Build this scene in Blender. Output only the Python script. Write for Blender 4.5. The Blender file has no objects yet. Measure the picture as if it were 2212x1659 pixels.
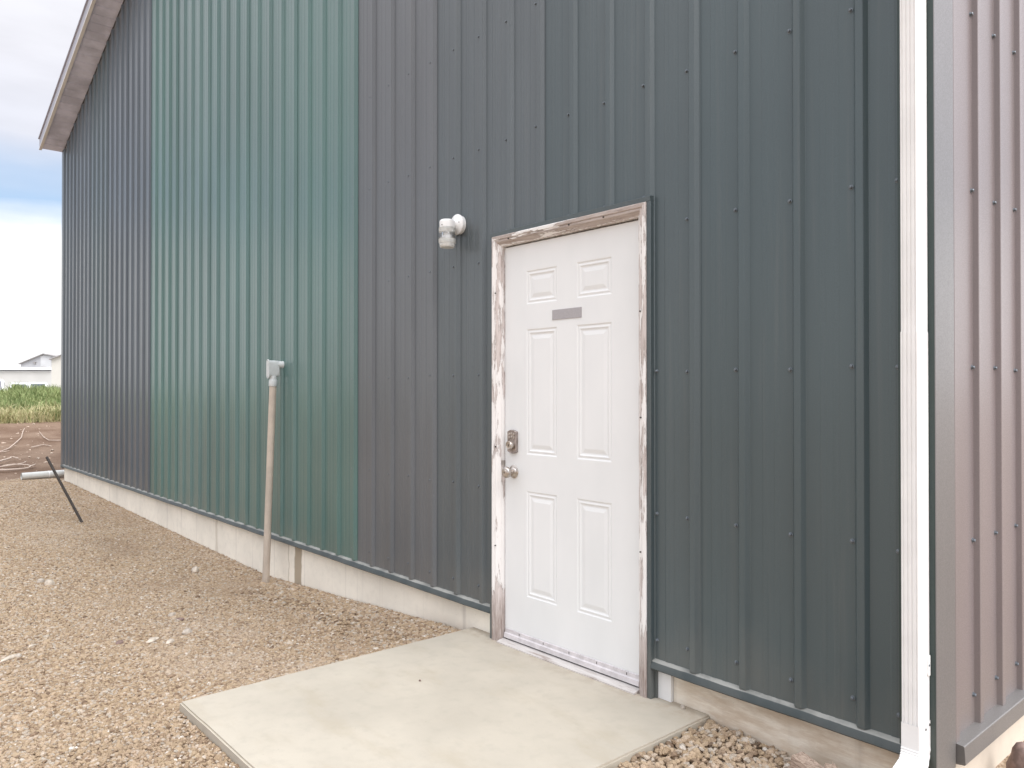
import bpy, bmesh, math, random
import numpy as np
from mathutils import Vector, Matrix, noise
R = math.radians
random.seed(7); rng = np.random.default_rng(7)
S = bpy.context.scene
C = S.collection

# ---------------------------------------------------------------- camera, sky, sun, exposure
CAM = Vector((.973, -2.65, 1.32))
YAW = R(41.07); PIT = math.atan(12.5/1673)
FWD = Vector((-math.cos(YAW)*math.cos(PIT), math.sin(YAW)*math.cos(PIT), math.sin(PIT)))
cd = bpy.data.cameras.new('camera'); cam = bpy.data.objects.new('camera', cd); C.objects.link(cam)
cam.location = CAM; cam.rotation_euler = FWD.to_track_quat('-Z', 'Y').to_euler()
cd.sensor_width = 36; cd.lens = 36*1673/2212; cd.clip_start = .05; cd.clip_end = 3000
S.camera = cam
S.view_settings.view_transform = 'Standard'; S.view_settings.look = 'None'
S.view_settings.exposure = .76; S.view_settings.gamma = 1

SUN = Vector((.80, -.02, .95)).normalized()
W = bpy.data.worlds.new('World'); S.world = W; W.use_nodes = True
nt = W.node_tree; nt.nodes.clear(); N = nt.nodes.new; L = nt.links.new
wo = N('ShaderNodeOutputWorld'); bg = N('ShaderNodeBackground'); bg.inputs[1].default_value = .1
sky = N('ShaderNodeTexSky'); sky.sky_type = 'NISHITA'; sky.sun_disc = False
sky.sun_elevation = math.asin(SUN.z); sky.sun_rotation = math.atan2(SUN.x, SUN.y)
tc = N('ShaderNodeTexCoord'); sep = N('ShaderNodeSeparateXYZ'); L(tc.outputs['Generated'], sep.inputs[0])
mp = N('ShaderNodeMapping'); mp.inputs['Scale'].default_value = (1.5, 1.5, 6)
L(tc.outputs['Generated'], mp.inputs[0])
nz = N('ShaderNodeTexNoise'); nz.inputs['Scale'].default_value = 2.2; nz.inputs['Detail'].default_value = 6
nz.inputs['Roughness'].default_value = .5; L(mp.outputs[0], nz.inputs['Vector'])
# a clear gap of blue between the cloud decks, about 9 to 16 degrees up, ragged by the noise
ad = N('ShaderNodeMath'); ad.operation = 'MULTIPLY_ADD'; L(nz.outputs['Fac'], ad.inputs[0]); ad.inputs[1].default_value = .11
L(sep.outputs['Z'], ad.inputs[2])
gap = N('ShaderNodeValToRGB'); L(ad.outputs[0], gap.inputs[0])
e = gap.color_ramp.elements; e[0].position = .215; e[0].color = (1, 1, 1, 1); e[1].position = .262; e[1].color = (.26, .26, .26, 1)
x = e.new(.29); x.color = (.42, .42, .42, 1); x = e.new(.345); x.color = (.93, .93, .93, 1); x = e.new(.42); x.color = (1, 1, 1, 1)
cl = N('ShaderNodeValToRGB'); L(ad.outputs[0], cl.inputs[0])
e = cl.color_ramp.elements; e[0].position = .10; e[0].color = (.93, .93, .955, 1); e[1].position = .2; e[1].color = (1, 1, 1, 1)
x = e.new(.33); x.color = (.685, .69, .75, 1); x = e.new(.5); x.color = (.72, .72, .765, 1); x = e.new(1.); x.color = (.90, .94, 1., 1)
mul = N('ShaderNodeVectorMath'); mul.operation = 'SCALE'; L(cl.outputs[0], mul.inputs[0]); mul.inputs['Scale'].default_value = 7.6
blu = N('ShaderNodeVectorMath'); blu.operation = 'MULTIPLY'; L(sky.outputs[0], blu.inputs[0]); blu.inputs[1].default_value = (.64, .80, .90)
mx = N('ShaderNodeMix'); mx.data_type = 'RGBA'; L(gap.outputs[0], mx.inputs['Factor']); L(blu.outputs[0], mx.inputs['A']); zen = N('ShaderNodeMapRange'); L(sep.outputs['Z'], zen.inputs[0]); zen.inputs[1].default_value = .38; zen.inputs[2].default_value = .85; zen.inputs[3].default_value = 1; zen.inputs[4].default_value = 1.95
mu2 = N('ShaderNodeVectorMath'); mu2.operation = 'SCALE'; L(mul.outputs[0], mu2.inputs[0]); 
# the veiled sun brightens the clouds round it
nrm = N('ShaderNodeVectorMath'); nrm.operation = 'DOT_PRODUCT'; L(tc.outputs['Generated'], nrm.inputs[0]); nrm.inputs[1].default_value = Vector((.82, .50, .28)).normalized()
glo = N('ShaderNodeMapRange'); glo.interpolation_type = 'SMOOTHSTEP'; L(nrm.outputs['Value'], glo.inputs[0]); glo.inputs[1].default_value = .25; glo.inputs[2].default_value = 1.; glo.inputs[3].default_value = 1; glo.inputs[4].default_value = 2.3
zg = N('ShaderNodeMath'); zg.operation = 'MULTIPLY'; L(zen.outputs[0], zg.inputs[0]); L(glo.outputs[0], zg.inputs[1])
nz2 = N('ShaderNodeTexNoise'); nz2.inputs['Scale'].default_value = 7; nz2.inputs['Detail'].default_value = 8; L(mp.outputs[0], nz2.inputs['Vector'])
tx = N('ShaderNodeMapRange'); L(nz2.outputs['Fac'], tx.inputs[0]); tx.inputs[1].default_value = .35; tx.inputs[2].default_value = .65; tx.inputs[3].default_value = .965; tx.inputs[4].default_value = 1.03
zh = N('ShaderNodeMath'); zh.operation = 'MULTIPLY'; L(zg.outputs[0], zh.inputs[0]); L(tx.outputs[0], zh.inputs[1]); L(zh.outputs[0], mu2.inputs['Scale']); L(mu2.outputs[0], mx.inputs['B'])
L(mx.outputs['Result'], bg.inputs[0]); L(bg.outputs[0], wo.inputs[0])

sl = bpy.data.lights.new('sun', 'SUN'); sl.energy = 1.05; sl.angle = R(32); sl.color = (1, .965, .93)
so = bpy.data.objects.new('sun', sl); C.objects.link(so); so.location = (5, -5, 20)
so.rotation_euler = (-SUN).to_track_quat('-Z', 'Y').to_euler()

# ---------------------------------------------------------------- materials
class M:
    """tiny node-graph helper"""
    def __init__(s, name, rough=.6, metal=0, spec=.5):
        s.m = bpy.data.materials.new(name); s.m.use_nodes = True; s.t = s.m.node_tree
        s.b = s.t.nodes['Principled BSDF']; s.b.inputs['Roughness'].default_value = rough
        s.b.inputs['Metallic'].default_value = metal; s.b.inputs['Specular IOR Level'].default_value = spec
        s.tc = s.t.nodes.new('ShaderNodeTexCoord'); s.h = None
    def n(s, kind): return s.t.nodes.new('ShaderNode'+kind)
    def l(s, a, b): s.t.links.new(a, b)
    def noise(s, scale, sc=(1, 1, 1), detail=4, rough=.55, loc=(0, 0, 0)):
        mp = s.n('Mapping'); mp.inputs['Scale'].default_value = sc; mp.inputs['Location'].default_value = loc
        s.l(s.tc.outputs['Object'], mp.inputs[0])
        t = s.n('TexNoise'); t.inputs['Scale'].default_value = scale; t.inputs['Detail'].default_value = detail
        t.inputs['Roughness'].default_value = rough; s.l(mp.outputs[0], t.inputs['Vector']); return t.outputs['Fac']
    def voro(s, scale, sc=(1, 1, 1), feat='F1', out='Distance'):
        mp = s.n('Mapping'); mp.inputs['Scale'].default_value = sc; s.l(s.tc.outputs['Object'], mp.inputs[0])
        t = s.n('TexVoronoi'); t.feature = feat; t.inputs['Scale'].default_value = scale; s.l(mp.outputs[0], t.inputs['Vector']); return t.outputs[out]
    def pos(s):
        p = s.n('SeparateXYZ'); s.l(s.tc.outputs['Object'], p.inputs[0]); return p.outputs
    def ramp(s, f, stops):
        r = s.n('ValToRGB'); s.l(f, r.inputs[0]); e = r.color_ramp.elements
        while len(e) < len(stops): e.new(.5)
        for el, (p, c) in zip(e, stops):
            el.position = p; el.color = (c, c, c, 1) if isinstance(c, (int, float)) else (*c, 1)
        return r.outputs[0]
    def math(s, op, a, b=None, c=None, clamp=False):
        m = s.n('Math'); m.operation = op; m.use_clamp = clamp
        for i, v in enumerate((a, b, c)):
            if v is None: continue
            if isinstance(v, (int, float)): m.inputs[i].default_value = v
            else: s.l(v, m.inputs[i])
        return m.outputs[0]
    def mix(s, f, a, b, kind='MIX'):
        m = s.n('Mix'); m.data_type = 'RGBA'; m.blend_type = kind
        for k, v in (('Factor', f), ('A', a), ('B', b)):
            if isinstance(v, (int, float)): m.inputs[k].default_value = v if k == 'Factor' else (v, v, v, 1)
            elif isinstance(v, tuple): m.inputs[k].default_value = (*v, 1)
            else: s.l(v, m.inputs[k])
        return m.outputs['Result']
    def range(s, v, a, b, c=0., d=1., smooth=True):
        m = s.n('MapRange'); m.interpolation_type = 'SMOOTHSTEP' if smooth else 'LINEAR'
        s.l(v, m.inputs[0])
        for i, q in enumerate((a, b, c, d)): m.inputs[i+1].default_value = q
        return m.outputs[0]
    def col(s, c):
        if isinstance(c, tuple): s.b.inputs['Base Color'].default_value = (*c, 1)
        else: s.l(c, s.b.inputs['Base Color'])
        return s
    def bump(s, f, dist=.001, strength=1.):
        b = s.n('Bump'); b.inputs['Distance'].default_value = dist; b.inputs['Strength'].default_value = strength
        s.l(f, b.inputs['Height'])
        if s.h: s.l(s.h, b.inputs['Normal'])
        s.h = b.outputs[0]; s.l(s.h, s.b.inputs['Normal']); return s
    def rough(s, f): s.l(f, s.b.inputs['Roughness']); return s

def plain(name, c, rough=.5, metal=0, var=.12, scale=30, spec=.5, bump=0):
    m = M(name, rough, metal, spec); f = m.noise(scale)
    m.col(m.mix(m.range(f, .35, .65), tuple(v*(1-var) for v in c), tuple(min(1, v*(1+var)) for v in c)))
    if bump: m.bump(m.noise(scale*4), bump)
    return m.m

def steel(name, c, rough=.40, spec=.6, coat=.3):
    m = M(name, rough, 0, spec); m.b.inputs['Coat Weight'].default_value = coat; m.b.inputs['Coat Roughness'].default_value = .22
    a = m.noise(1.3, (1, 1, .35), 3); g = m.noise(260, (1, 1, 1), 2, .7); st = m.noise(30, (1, 1, .03), 3)
    k = m.mix(m.range(a, .3, .7), tuple(v*.90 for v in c), tuple(v*1.10 for v in c))
    k = m.mix(m.range(g, .3, .7, 0, .28), k, tuple(v*.62 for v in c))
    k = m.mix(m.range(st, .52, .8, 0, .14), k, (.17, .165, .155))      # faint dust streaks
    z = m.math('ADD', m.pos()['Z'], m.math('MULTIPLY', m.noise(2.5, (1.6, 1, .8), 5, .6), -.5))
    k = m.mix(m.range(z, .16, -.20, 0, .22), k, (.24, .215, .18))      # splashed dust near the ground
    m.col(k); m.rough(m.range(g, .3, .7, rough-.05, rough+.10))
    m.bump(m.noise(2.2, (1.6, 1.6, .5), 2), .006, .45); m.bump(g, .0002, .5)
    return m.m

PAINT = [steel('green_grey_steel', c) for c in ((.060, .086, .094), (.068, .092, .100), (.088, .105, .114), (.112, .120, .130))]  # sheen gradient along the wall put into stepped base tones, darkest at the corner
GREEN = [steel('green_steel', c, .36, .6, .55) for c in ((.074, .155, .141), (.084, .165, .153), (.080, .160, .150), (.090, .165, .156))]
SLATE = [steel('slate_steel', c, .38, .6, .45) for c in ((.078, .096, .114), (.072, .090, .108), (.068, .094, .106))]
SIDE = steel('side_lit_steel', (.190, .156, .155), .42, .6, .15)  # lighter, warmer base colour stands in for brighter light on this wall
TRIM = steel('dark_green_trim_steel', (.062, .083, .090), .40)
CORNER = steel('lit_corner_trim_steel', (.135, .128, .128), .42, .6, .15)  # paler base carries the light on the side-facing leg
SHADED = steel('shaded_green_trim', (.030, .050, .047), .42, .5, .1)  # same trim, with the shade behind the downspout put into the colour
def dusty():
    m = M('base_flashing_steel', .5, 0, .6); z = m.pos()['Z']; f = m.noise(7, (1, 1, 1), 5, .6)
    d = m.range(m.math('ADD', z, m.math('MULTIPLY', f, .006)), .1625, .1645)
    k = m.mix(m.range(f, .35, .65), (.030, .041, .042), (.055, .064, .062)); m.col(m.mix(d, k, m.mix(m.range(f, .35, .6), (.20, .20, .185), (.32, .315, .29)))); return m.m
BASEF = dusty()

def door_mat():
    m = M('white_door_enamel', .38); f = m.noise(2.5, (1, 1, .5), 4); g = m.noise(90, (1, 1, 1), 3)
    k = m.mix(m.range(f, .3, .75), (.80, .80, .80), (.745, .75, .75)); z = m.pos()['Z']
    d = m.math('MULTIPLY', m.range(z, .32, .03), m.range(m.noise(9, (1, 1, .4), 5), .42, .75, 0, .06))
    m.col(m.mix(d, k, (.50, .44, .40))); m.bump(g, .0003, .35); return m.m
DOOR = door_mat()

def peel(name, along):
    """weathered wood showing through flaking white paint; grain runs along the board"""
    m = M(name, .72)
    sc = (2.2, 30, 30) if along == 'x' else (30, 30, 2.2)
    gr = m.noise(4, sc, 6, .65); fine = m.noise(14, sc, 4, .6)
    wood = m.ramp(gr, [(.3, (.20, .145, .12)), (.5, (.40, .33, .30)), (.68, (.56, .50, .47))])
    wood = m.mix(m.range(fine, .56, .72, 0, .7), wood, (.13, .085, .07))
    p = m.pos()
    pn = m.noise(3.2, (1.2, 10, 10) if along == 'x' else (11, 11, 1.3), 7, .68, (3, 1, 7))
    if along == 'x':
        th = m.range(p['X'], -1.95, -1.35, .0, -.12)
    else:
        th = m.math('ADD', m.range(p['Z'], .13, .33, -.42, .0), m.range(p['Z'], 1.35, 1.0, .02, .075))
        th = m.math('ADD', th, m.range(p['X'], -2.0, -1.3, .0, -.045))
    v = m.math('ADD', pn, th); mask = m.range(v, .485, .505)
    edge = m.range(v, .45, .485)
    wash = m.mix(m.range(m.noise(5, sc, 3), .35, .6, .45, .9), wood, (.68, .61, .585))
    low = m.range(p['Z'], .10, .30) if along == 'z' else m.range(p['X'], -1.5, -2.0)
    wood = m.mix(low, wood, wash) if along == 'z' else m.mix(m.range(fine, .3, .6, 0, .6), wood, (.50, .44, .41))
    k = m.mix(edge, wood, m.mix(.35, wood, (.22, .16, .13)))
    m.col(m.mix(mask, k, m.mix(m.range(fine, .6, .75, 0, .35), (.84, .81, .79), (.6, .55, .52))))
    m.bump(mask, .0012, .9); m.bump(fine, .0012, .6); return m.m
PEELV = peel('peeling_paint_upright', 'z'); PEELH = peel('peeling_paint_head', 'x')

def concrete(name, c, streak=False, rough_side=False, pad=False):
    m = M(name, .88, 0, .3); a = m.noise(1.6, (1, 1, 1), 6); b = m.noise(14, (1, 1, 1), 6, .6); g = m.noise(220, (1, 1, 1), 3, .7)
    k = m.mix(m.range(a, .3, .7), tuple(v*.90 for v in c), tuple(min(1, v*1.07) for v in c))
    k = m.mix(m.range(b, .45, .75, 0, .35), k, tuple(v*.78 for v in c))
    k = m.mix(m.range(g, .55, .75, 0, .35), k, tuple(v*.72 for v in c))
    p = m.pos()
    if pad:
        t = m.noise(2.6, (1, 2.2, 1), 6, .62); k = m.mix(m.range(t, .5, .72, 0, .35), k, (c[0]*.80, c[1]*.75, c[2]*.66))
        dots = m.voro(21); k = m.mix(m.range(dots, .045, .02, 0, .5), k, (.2, .17, .14))
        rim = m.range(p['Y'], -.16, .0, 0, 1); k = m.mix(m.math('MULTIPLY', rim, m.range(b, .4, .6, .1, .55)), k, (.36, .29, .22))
    if streak:
        st = m.noise(1, (9, 1, .25), 4, .6); k = m.mix(m.range(st, .55, .70, 0, .40), k, (.40, .35, .31))
        # two water stains run down from joints of the flashing
        wob = m.math('MULTIPLY', m.math('SUBTRACT', m.noise(9, (1, 1, 1), 3), .5), .05)
        xx = m.math('ADD', p['X'], wob)
        for (x0, w, s_) in ((-4.60, .062, .78), (-6.30, .030, .3), (-4.77, .010, .35)):
            dd = m.math('ABSOLUTE', m.math('SUBTRACT', xx, x0))
            k = m.mix(m.range(dd, w*1.15, w*.8, 0, s_), k, (.30, .225, .14))
        pit = m.voro(26, (1, 1, 1)); k = m.mix(m.range(pit, .055, .03, 0, .6), k, (.2, .16, .13))
        dirt = m.math('MULTIPLY', m.range(m.math('ADD', p['Z'], m.math('MULTIPLY', b, .06)), -.02, .06, 1, 0), m.range(p['X'], -3.2, -2.4))
        k = m.mix(m.math('MULTIPLY', dirt, .35), k, (.33, .24, .17))
        # the rubbed, brown-stained end right of the door
        sm = m.noise(3, (1.5, 1, 7), 6, .7, (5, 0, 2)); r_ = m.math('MULTIPLY', m.range(p['X'], -1.15, -.95), m.range(sm, .32, .66, .25, .95))
        k = m.mix(r_, k, (.60, .49, .375))
        sm2 = m.noise(3, (1.2, 1, 9), 5, .6, (15, 0, 12)); k = m.mix(m.math('MULTIPLY', m.range(p['X'], -1.15, -.95), m.range(sm2, .55, .7, 0, .5)), k, (.58, .50, .42))
        m.bump(m.math('MULTIPLY', sm, m.range(p['X'], -1.15, -.95)), .006, .6)
    m.col(k); m.bump(b, .0015, .35); m.bump(g, .0006, .5); return m.m
FOUND = concrete('stem_wall_concrete', (.92, .86, .755), streak=True)
FOUND2 = concrete('cream_painted_concrete', (.68, .60, .50))
PADM = concrete('slab_concrete', (.478, .430, .356), pad=True)

WHITE = plain('white_enamel', (.80, .79, .78), .35, 0, .03, 8)
WHITEP = plain('white_pvc', (.60, .60, .575), .4, 0, .04, 12)
NICKEL = plain('satin_nickel', (.52, .47, .43), .32, 1, .12, 60)
PLATE = plain('grey_name_plate', (.40, .375, .385), .45, .2, .05, 120)
DARK = plain('black_gap', (.02, .018, .017), .8)
BLACK = plain('black_steel', (.035, .026, .022), .6, 0, .3, 25)
PIPE = plain('tan_conduit', (.49, .415, .345), .55, 0, .07, 9)
GREYP = plain('grey_pvc_fitting', (.56, .58, .58), .45, 0, .04, 30)
ALU = plain('scuffed_aluminium', (.62, .585, .595), .5, .15, .10, 18)
SCREW = plain('screw_head', (.15, .17, .19), .35, .3, .2, 200)
RUBBER = plain('rubber', (.03, .03, .03), .7)
SOFF = plain('soffit_taupe', (.66, .68, .82), .6, 0, .16, 3)
FASC = plain('fascia_grey', (.40, .40, .46), .45, 0, .04, 5)
ROOFM = plain('roof_steel', (.30, .29, .29), .5, 0, .08, 4)
INNER = plain('wall_backing', (.12, .12, .12), .9)

def wood_mat(name, a, b, sc):
    m = M(name, .85); g = m.noise(6, sc, 6, .65); m.col(m.ramp(g, [(.3, a), (.62, b)])); m.bump(g, .003, .8); return m.m
SCRAP = wood_mat('split_weathered_wood', (.17, .11, .08), (.58, .45, .36), (3, 30, 60))
STICK = wood_mat('bleached_branch', (.34, .25, .19), (.66, .55, .47), (6, 40, 40))

# ---------------------------------------------------------------- mesh helpers
def box(bm, x0, x1, y0, y1, z0, z1):
    v = [bm.verts.new((x, y, z)) for x in (x0, x1) for y in (y0, y1) for z in (z0, z1)]
    for f in ((0, 1, 3, 2), (4, 6, 7, 5), (0, 4, 5, 1), (2, 3, 7, 6), (0, 2, 6, 4), (1, 5, 7, 3)): bm.faces.new([v[i] for i in f])
def bev(bm, w, seg=2): bmesh.ops.bevel(bm, geom=bm.edges[:], offset=w, segments=seg, affect='EDGES', profile=.6)
def tube(bm, pts, rad, n=16, cap=True, rads=None):
    pts = [Vector(p) for p in pts]; rings = []
    for i, p in enumerate(pts):
        d = (pts[min(i+1, len(pts)-1)]-pts[max(i-1, 0)]).normalized()
        u = d.cross(Vector((0, 0, 1)) if abs(d.z) < .9 else Vector((0, 1, 0))).normalized(); w = d.cross(u)
        r = rads[i] if rads else rad
        rings.append([bm.verts.new(p+(u*math.cos(a)+w*math.sin(a))*r) for a in (2*math.pi*k/n for k in range(n))])
    for a, b in zip(rings, rings[1:]):
        for k in range(n): bm.faces.new((a[k], a[(k+1) % n], b[(k+1) % n], b[k]))
    if cap: bm.faces.new(rings[0]); bm.faces.new(rings[-1])
def lathe(bm, prof, o, axis='z', n=32):
    """prof: list of (radius, height)"""
    rings = []
    for r, h in prof:
        ring = []
        for k in range(n):
            a = 2*math.pi*k/n; c, s = math.cos(a)*r, math.sin(a)*r
            p = (c, s, h) if axis == 'z' else (c, -h, s)
            ring.append(bm.verts.new((o[0]+p[0], o[1]+p[1], o[2]+p[2])))
        rings.append(ring)
    for a, b in zip(rings, rings[1:]):
        for k in range(n): bm.faces.new((a[k], a[(k+1) % n], b[(k+1) % n], b[k]))
    bm.faces.new(rings[0]); bm.faces.new(rings[-1])
def extrude(bm, prof, p0, p1, closed=True):
    """prof: list of Vector offsets; swept straight from p0 to p1"""
    a = [bm.verts.new(Vector(p0)+Vector(q)) for q in prof]; b = [bm.verts.new(Vector(p1)+Vector(q)) for q in prof]
    n = len(prof)
    for k in range(n if closed else n-1): bm.faces.new((a[k], a[(k+1) % n], b[(k+1) % n], b[k]))
    if closed: bm.faces.new(a); bm.faces.new(b)
def wl(o):
    p = Vector((0, 0, 0))
    while o: p += o.location; o = o.parent
    return p
def obj(name, bm, m, parent=None, smooth=False, label=None, loc=None, kind=None):
    """links a bmesh (world coordinates) as one mesh object"""
    bmesh.ops.recalc_face_normals(bm, faces=bm.faces[:])
    me = bpy.data.meshes.new(name); o = bpy.data.objects.new(name, me); C.objects.link(o)
    off = wl(parent)
    if loc is not None: o.location = Vector(loc)-off; off = Vector(loc)
    bmesh.ops.translate(bm, verts=bm.verts[:], vec=-off); bm.to_mesh(me); bm.free()
    if m: me.materials.append(m)
    if smooth:
        for p in me.polygons: p.use_smooth = True
        try: me.set_sharp_from_angle(angle=R(40))
        except Exception: pass
    if parent: o.parent = parent
    if label: o['label'] = label
    if kind: o['kind'] = kind
    return o
def tag(o, label, cat, group=None):
    o['label'] = label; o['category'] = cat
    if group: o['group'] = group
    return o
def thing(name, label, cat, loc, group=None):
    o = bpy.data.objects.new(name, None); C.objects.link(o); o.location = loc; o.empty_display_size = .1
    return tag(o, label, cat, group)
B = bmesh.new

# ---------------------------------------------------------------- ground
def interp(x, xs, ys): return float(np.interp(x, xs, ys))
DENT = (-7.0, -.62)
BX = [-500, -48, -34, -28, -25.8, -24.3, -21, -17.2, -14.6, -13.2]; BZ = [-.1, -.1, .0, 1.08, 1.21, 1.10, .66, .18, -.02, -.1]
def bank(x): return interp(x, BX, BZ)
def ground_z(x, y):
    w = interp(x, [-13, -12.17, -8, -5.14, -4, -2.6, -2.3, -.95, -.86, -.64, -.49, 0, 1], [-.10, -.10, -.17, -.21, -.145, -.05, -.05, -.05, -.03, -.042, -.055, -.09, -.10])
    b = interp(x, [-13, -8, -5, -2.8, -.9, 0, 3], [-.10, -.12, -.12, -.048, -.040, -.07, -.1])
    t = math.exp(-(min(y, 0)/.75)**2); z = b*(1-t)+w*t
    n = noise.noise(Vector((x*.9, y*.9, 1.3)))*.5+noise.noise(Vector((x*2.7, y*2.7, 4)))*.2
    z += n*.022*min(1, max(0, (-y-.1)))*(1 if x < -2.6 else .2)
    d2 = ((x-DENT[0])/.55)**2+((y-DENT[1])/.20)**2; z -= .05*math.exp(-d2)
    if x < -13.2:                                                       # earth bank beyond the building
        k = bank(x)
        z = k+.05*noise.noise(Vector((x*.35, y*.35, 0)))*min(1, (-13.2-x)/2)+.03*noise.noise(Vector((x*2, y*2, 5)))
    return z
def ground_mat():
    m = M('ground_earth', .95, 0, .2); p = m.pos()
    a = m.noise(3, (1, 1, 1), 6); f = m.noise(60, (1, 1, 1), 5, .7); v = m.voro(95, (1, 1, 1), 'F1', 'Color'); vd = m.voro(95, (1, 1, 1))
    hs = m.n('SeparateColor'); m.l(v, hs.inputs[0])
    sand = m.ramp(hs.outputs[0], [(0, (.20, .14, .09)), (.45, (.35, .26, .18)), (.8, (.46, .355, .26)), (1, (.60, .51, .41))])
    sand = m.mix(m.range(a, .35, .7, 0, .5), sand, (.33, .235, .16))
    dirt = m.mix(m.range(m.noise(1.1, (1, 1, 1), 6, .65), .35, .65), (.14, .085, .056), (.225, .155, .110))
    dirt = m.mix(m.range(f, .5, .75, 0, .6), dirt, (.42, .30, .22))
    green = m.mix(m.range(m.noise(.8, (1, 1, 1), 5), .35, .65), (.09, .13, .035), (.17, .20, .06))
    xe = m.math('ADD', p['X'], m.math('MULTIPLY', m.math('SUBTRACT', m.noise(.9, (1, 1, 1), 5), .5), 2.2))
    k = m.mix(m.range(xe, -12.2, -13.6), sand, dirt); k = m.mix(m.range(xe, -20.3, -21.2), k, green)
    k = m.mix(m.range(xe, -34, -38), k, (.34, .32, .29))
    m.col(k); m.bump(vd, .008, .7); m.bump(f, .006, .6); return m.m
def axis(parts):
    o = []
    for a, b, s in parts: o += list(np.arange(a, b, s))
    return o+[parts[-1][1]]
xs = axis([(-600, -60, 45), (-60, -30, 3), (-30, -13, .3), (-13, 1.6, .1), (1.6, 10, 1.2), (10, 300, 40)])
ys = axis([(-300, -20, 35), (-20, -6, 1.5), (-6, -3, .3), (-3, .2, .08), (.2, 8, .5), (8, 40, 4), (40, 600, 50)])
bm = B(); g = [[bm.verts.new((x, y, ground_z(x, y))) for y in ys] for x in xs]
for i in range(len(xs)-1):
    for j in range(len(ys)-1): bm.faces.new((g[i][j], g[i+1][j], g[i+1][j+1], g[i][j+1]))
obj('ground', bm, ground_mat(), smooth=True, kind='structure')

# gravel: single stones scattered on computed points, uncountable -> one stuff object
PAD = (-2.43, -.875, -1.55, .034)
def stone_points():
    P, Sc, T = [], [], []
    def scatter(n, fx, fy, size, sink=.25, lift=0):
        k = 0
        while k < n:
            x, y = fx(), fy()
            k += 1
            if PAD[0]-.004 < x < PAD[1]+.004 and y > PAD[2]-.004: continue
            if y > .02 or y < -2.75+.10*(.97-x)-1.1: continue
            if ((x-DENT[0])/.5)**2+((y-DENT[1])/.15)**2 < 1 and random.random() < .7: continue
            s = size(x, y); P.append((x, y, ground_z(x, y)+s*.18+random.random()*lift)); Sc.append(s); T.append(random.random())
    u = random.uniform
    near = lambda x, y: u(.0045, .0105)*(1+.35*math.exp(-(y/.25)**2))*(1 if random.random() < .985 else 1.8)
    scatter(95000, lambda: u(-5.2, -2.4), lambda: u(-3.1, .02), near)
    scatter(16000, lambda: u(-2.5, -.8), lambda: u(-2.3, -1.54), near, lift=.006)
    scatter(70000, lambda: u(-9, -5.2), lambda: u(-2.3, .02), lambda x, y: u(.006, .013))
    scatter(42000, lambda: u(-13.4, -9), lambda: u(-1.8, .02), lambda x, y: u(.007, .017))
    # loose crushed stone right of the slab and along its edges
    scatter(24000, lambda: u(-.88, .9), lambda: u(-2.2, .02), lambda x, y: u(.005, .0165), lift=.014)
    scatter(9000, lambda: u(-4.6, -2.42), lambda: -abs(random.gauss(0, .16)), lambda x, y: u(.007, .0145), lift=.012)
    scatter(5000, lambda: u(-2.62, -2.43), lambda: u(-1.6, 0), lambda x, y: u(.006, .012), lift=.006)
    return P, Sc, T
P, Sc, T = stone_points()
me = bpy.data.meshes.new('gravel'); me.vertices.add(len(P)); me.vertices.foreach_set('co', np.array(P, dtype=np.float32).ravel())
def patch(p):
    v = noise.noise(Vector((p[0]*.7, p[1]*1.3, 2)))*.45+noise.noise(Vector((p[0]*3, p[1]*4, 7)))*.35
    d2 = ((p[0]-DENT[0])/.6)**2+((p[1]-DENT[1])/.20)**2
    return min(1, max(0, .5+v-.6*math.exp(-d2)))
PT = [patch(p) for p in P]
for nm, arr in (('siz', Sc), ('tone', T), ('patch', PT)):
    a_ = me.attributes.new(nm, 'FLOAT', 'POINT'); a_.data.foreach_set('value', np.array(arr, dtype=np.float32))
ra = me.attributes.new('rot', 'FLOAT_VECTOR', 'POINT'); ra.data.foreach_set('vector', np.c_[rng.uniform(-.6, .6, len(P)), rng.uniform(-.6, .6, len(P)), rng.uniform(0, 6.28, len(P))].astype(np.float32).ravel())
gravel = bpy.data.objects.new('gravel', me); C.objects.link(gravel); gravel['kind'] = 'stuff'
tag(gravel, 'tan and pinkish crushed gravel covering the ground along the wall', 'gravel')
def stone_mat():
    m = M('crushed_stone', .82, 0, .35); a = m.n('Attribute'); a.attribute_type = 'INSTANCER'; a.attribute_name = 'tone'; a2 = m.n('Attribute'); a2.attribute_type = 'INSTANCER'; a2.attribute_name = 'patch'
    k = m.ramp(a.outputs['Fac'], [(0, (.14, .09, .055)), (.06, (.28, .19, .12)), (.3, (.435, .318, .200)), (.55, (.52, .388, .252)), (.75, (.565, .422, .295)), (.89, (.50, .45, .38)), (.98, (.66, .55, .44)), (1, (.84, .79, .72))])
    k = m.mix(m.range(a2.outputs['Fac'], .5, .0, 0, .40), k, (.38, .275, .19)); k = m.mix(m.range(a2.outputs['Fac'], .5, 1., 0, .45), k, (.57, .46, .355))
    s_ = m.noise(2.2, (1, 1, 1), 4); m.col(m.mix(m.range(s_, .3, .7, .0, .35), k, (.34, .24, .175))); m.bump(s_, .08, .5); return m.m
STONEM = stone_mat()
ng = bpy.data.node_groups.new('gravel_scatter', 'GeometryNodeTree')
ng.interface.new_socket('Geometry', in_out='INPUT', socket_type='NodeSocketGeometry'); ng.interface.new_socket('Geometry', in_out='OUTPUT', socket_type='NodeSocketGeometry')
gn = lambda k: ng.nodes.new(k); gl = ng.links.new
gi = gn('NodeGroupInput'); go = gn('NodeGroupOutput'); g2i = gn('GeometryNodeGeometryToInstance')
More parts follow.
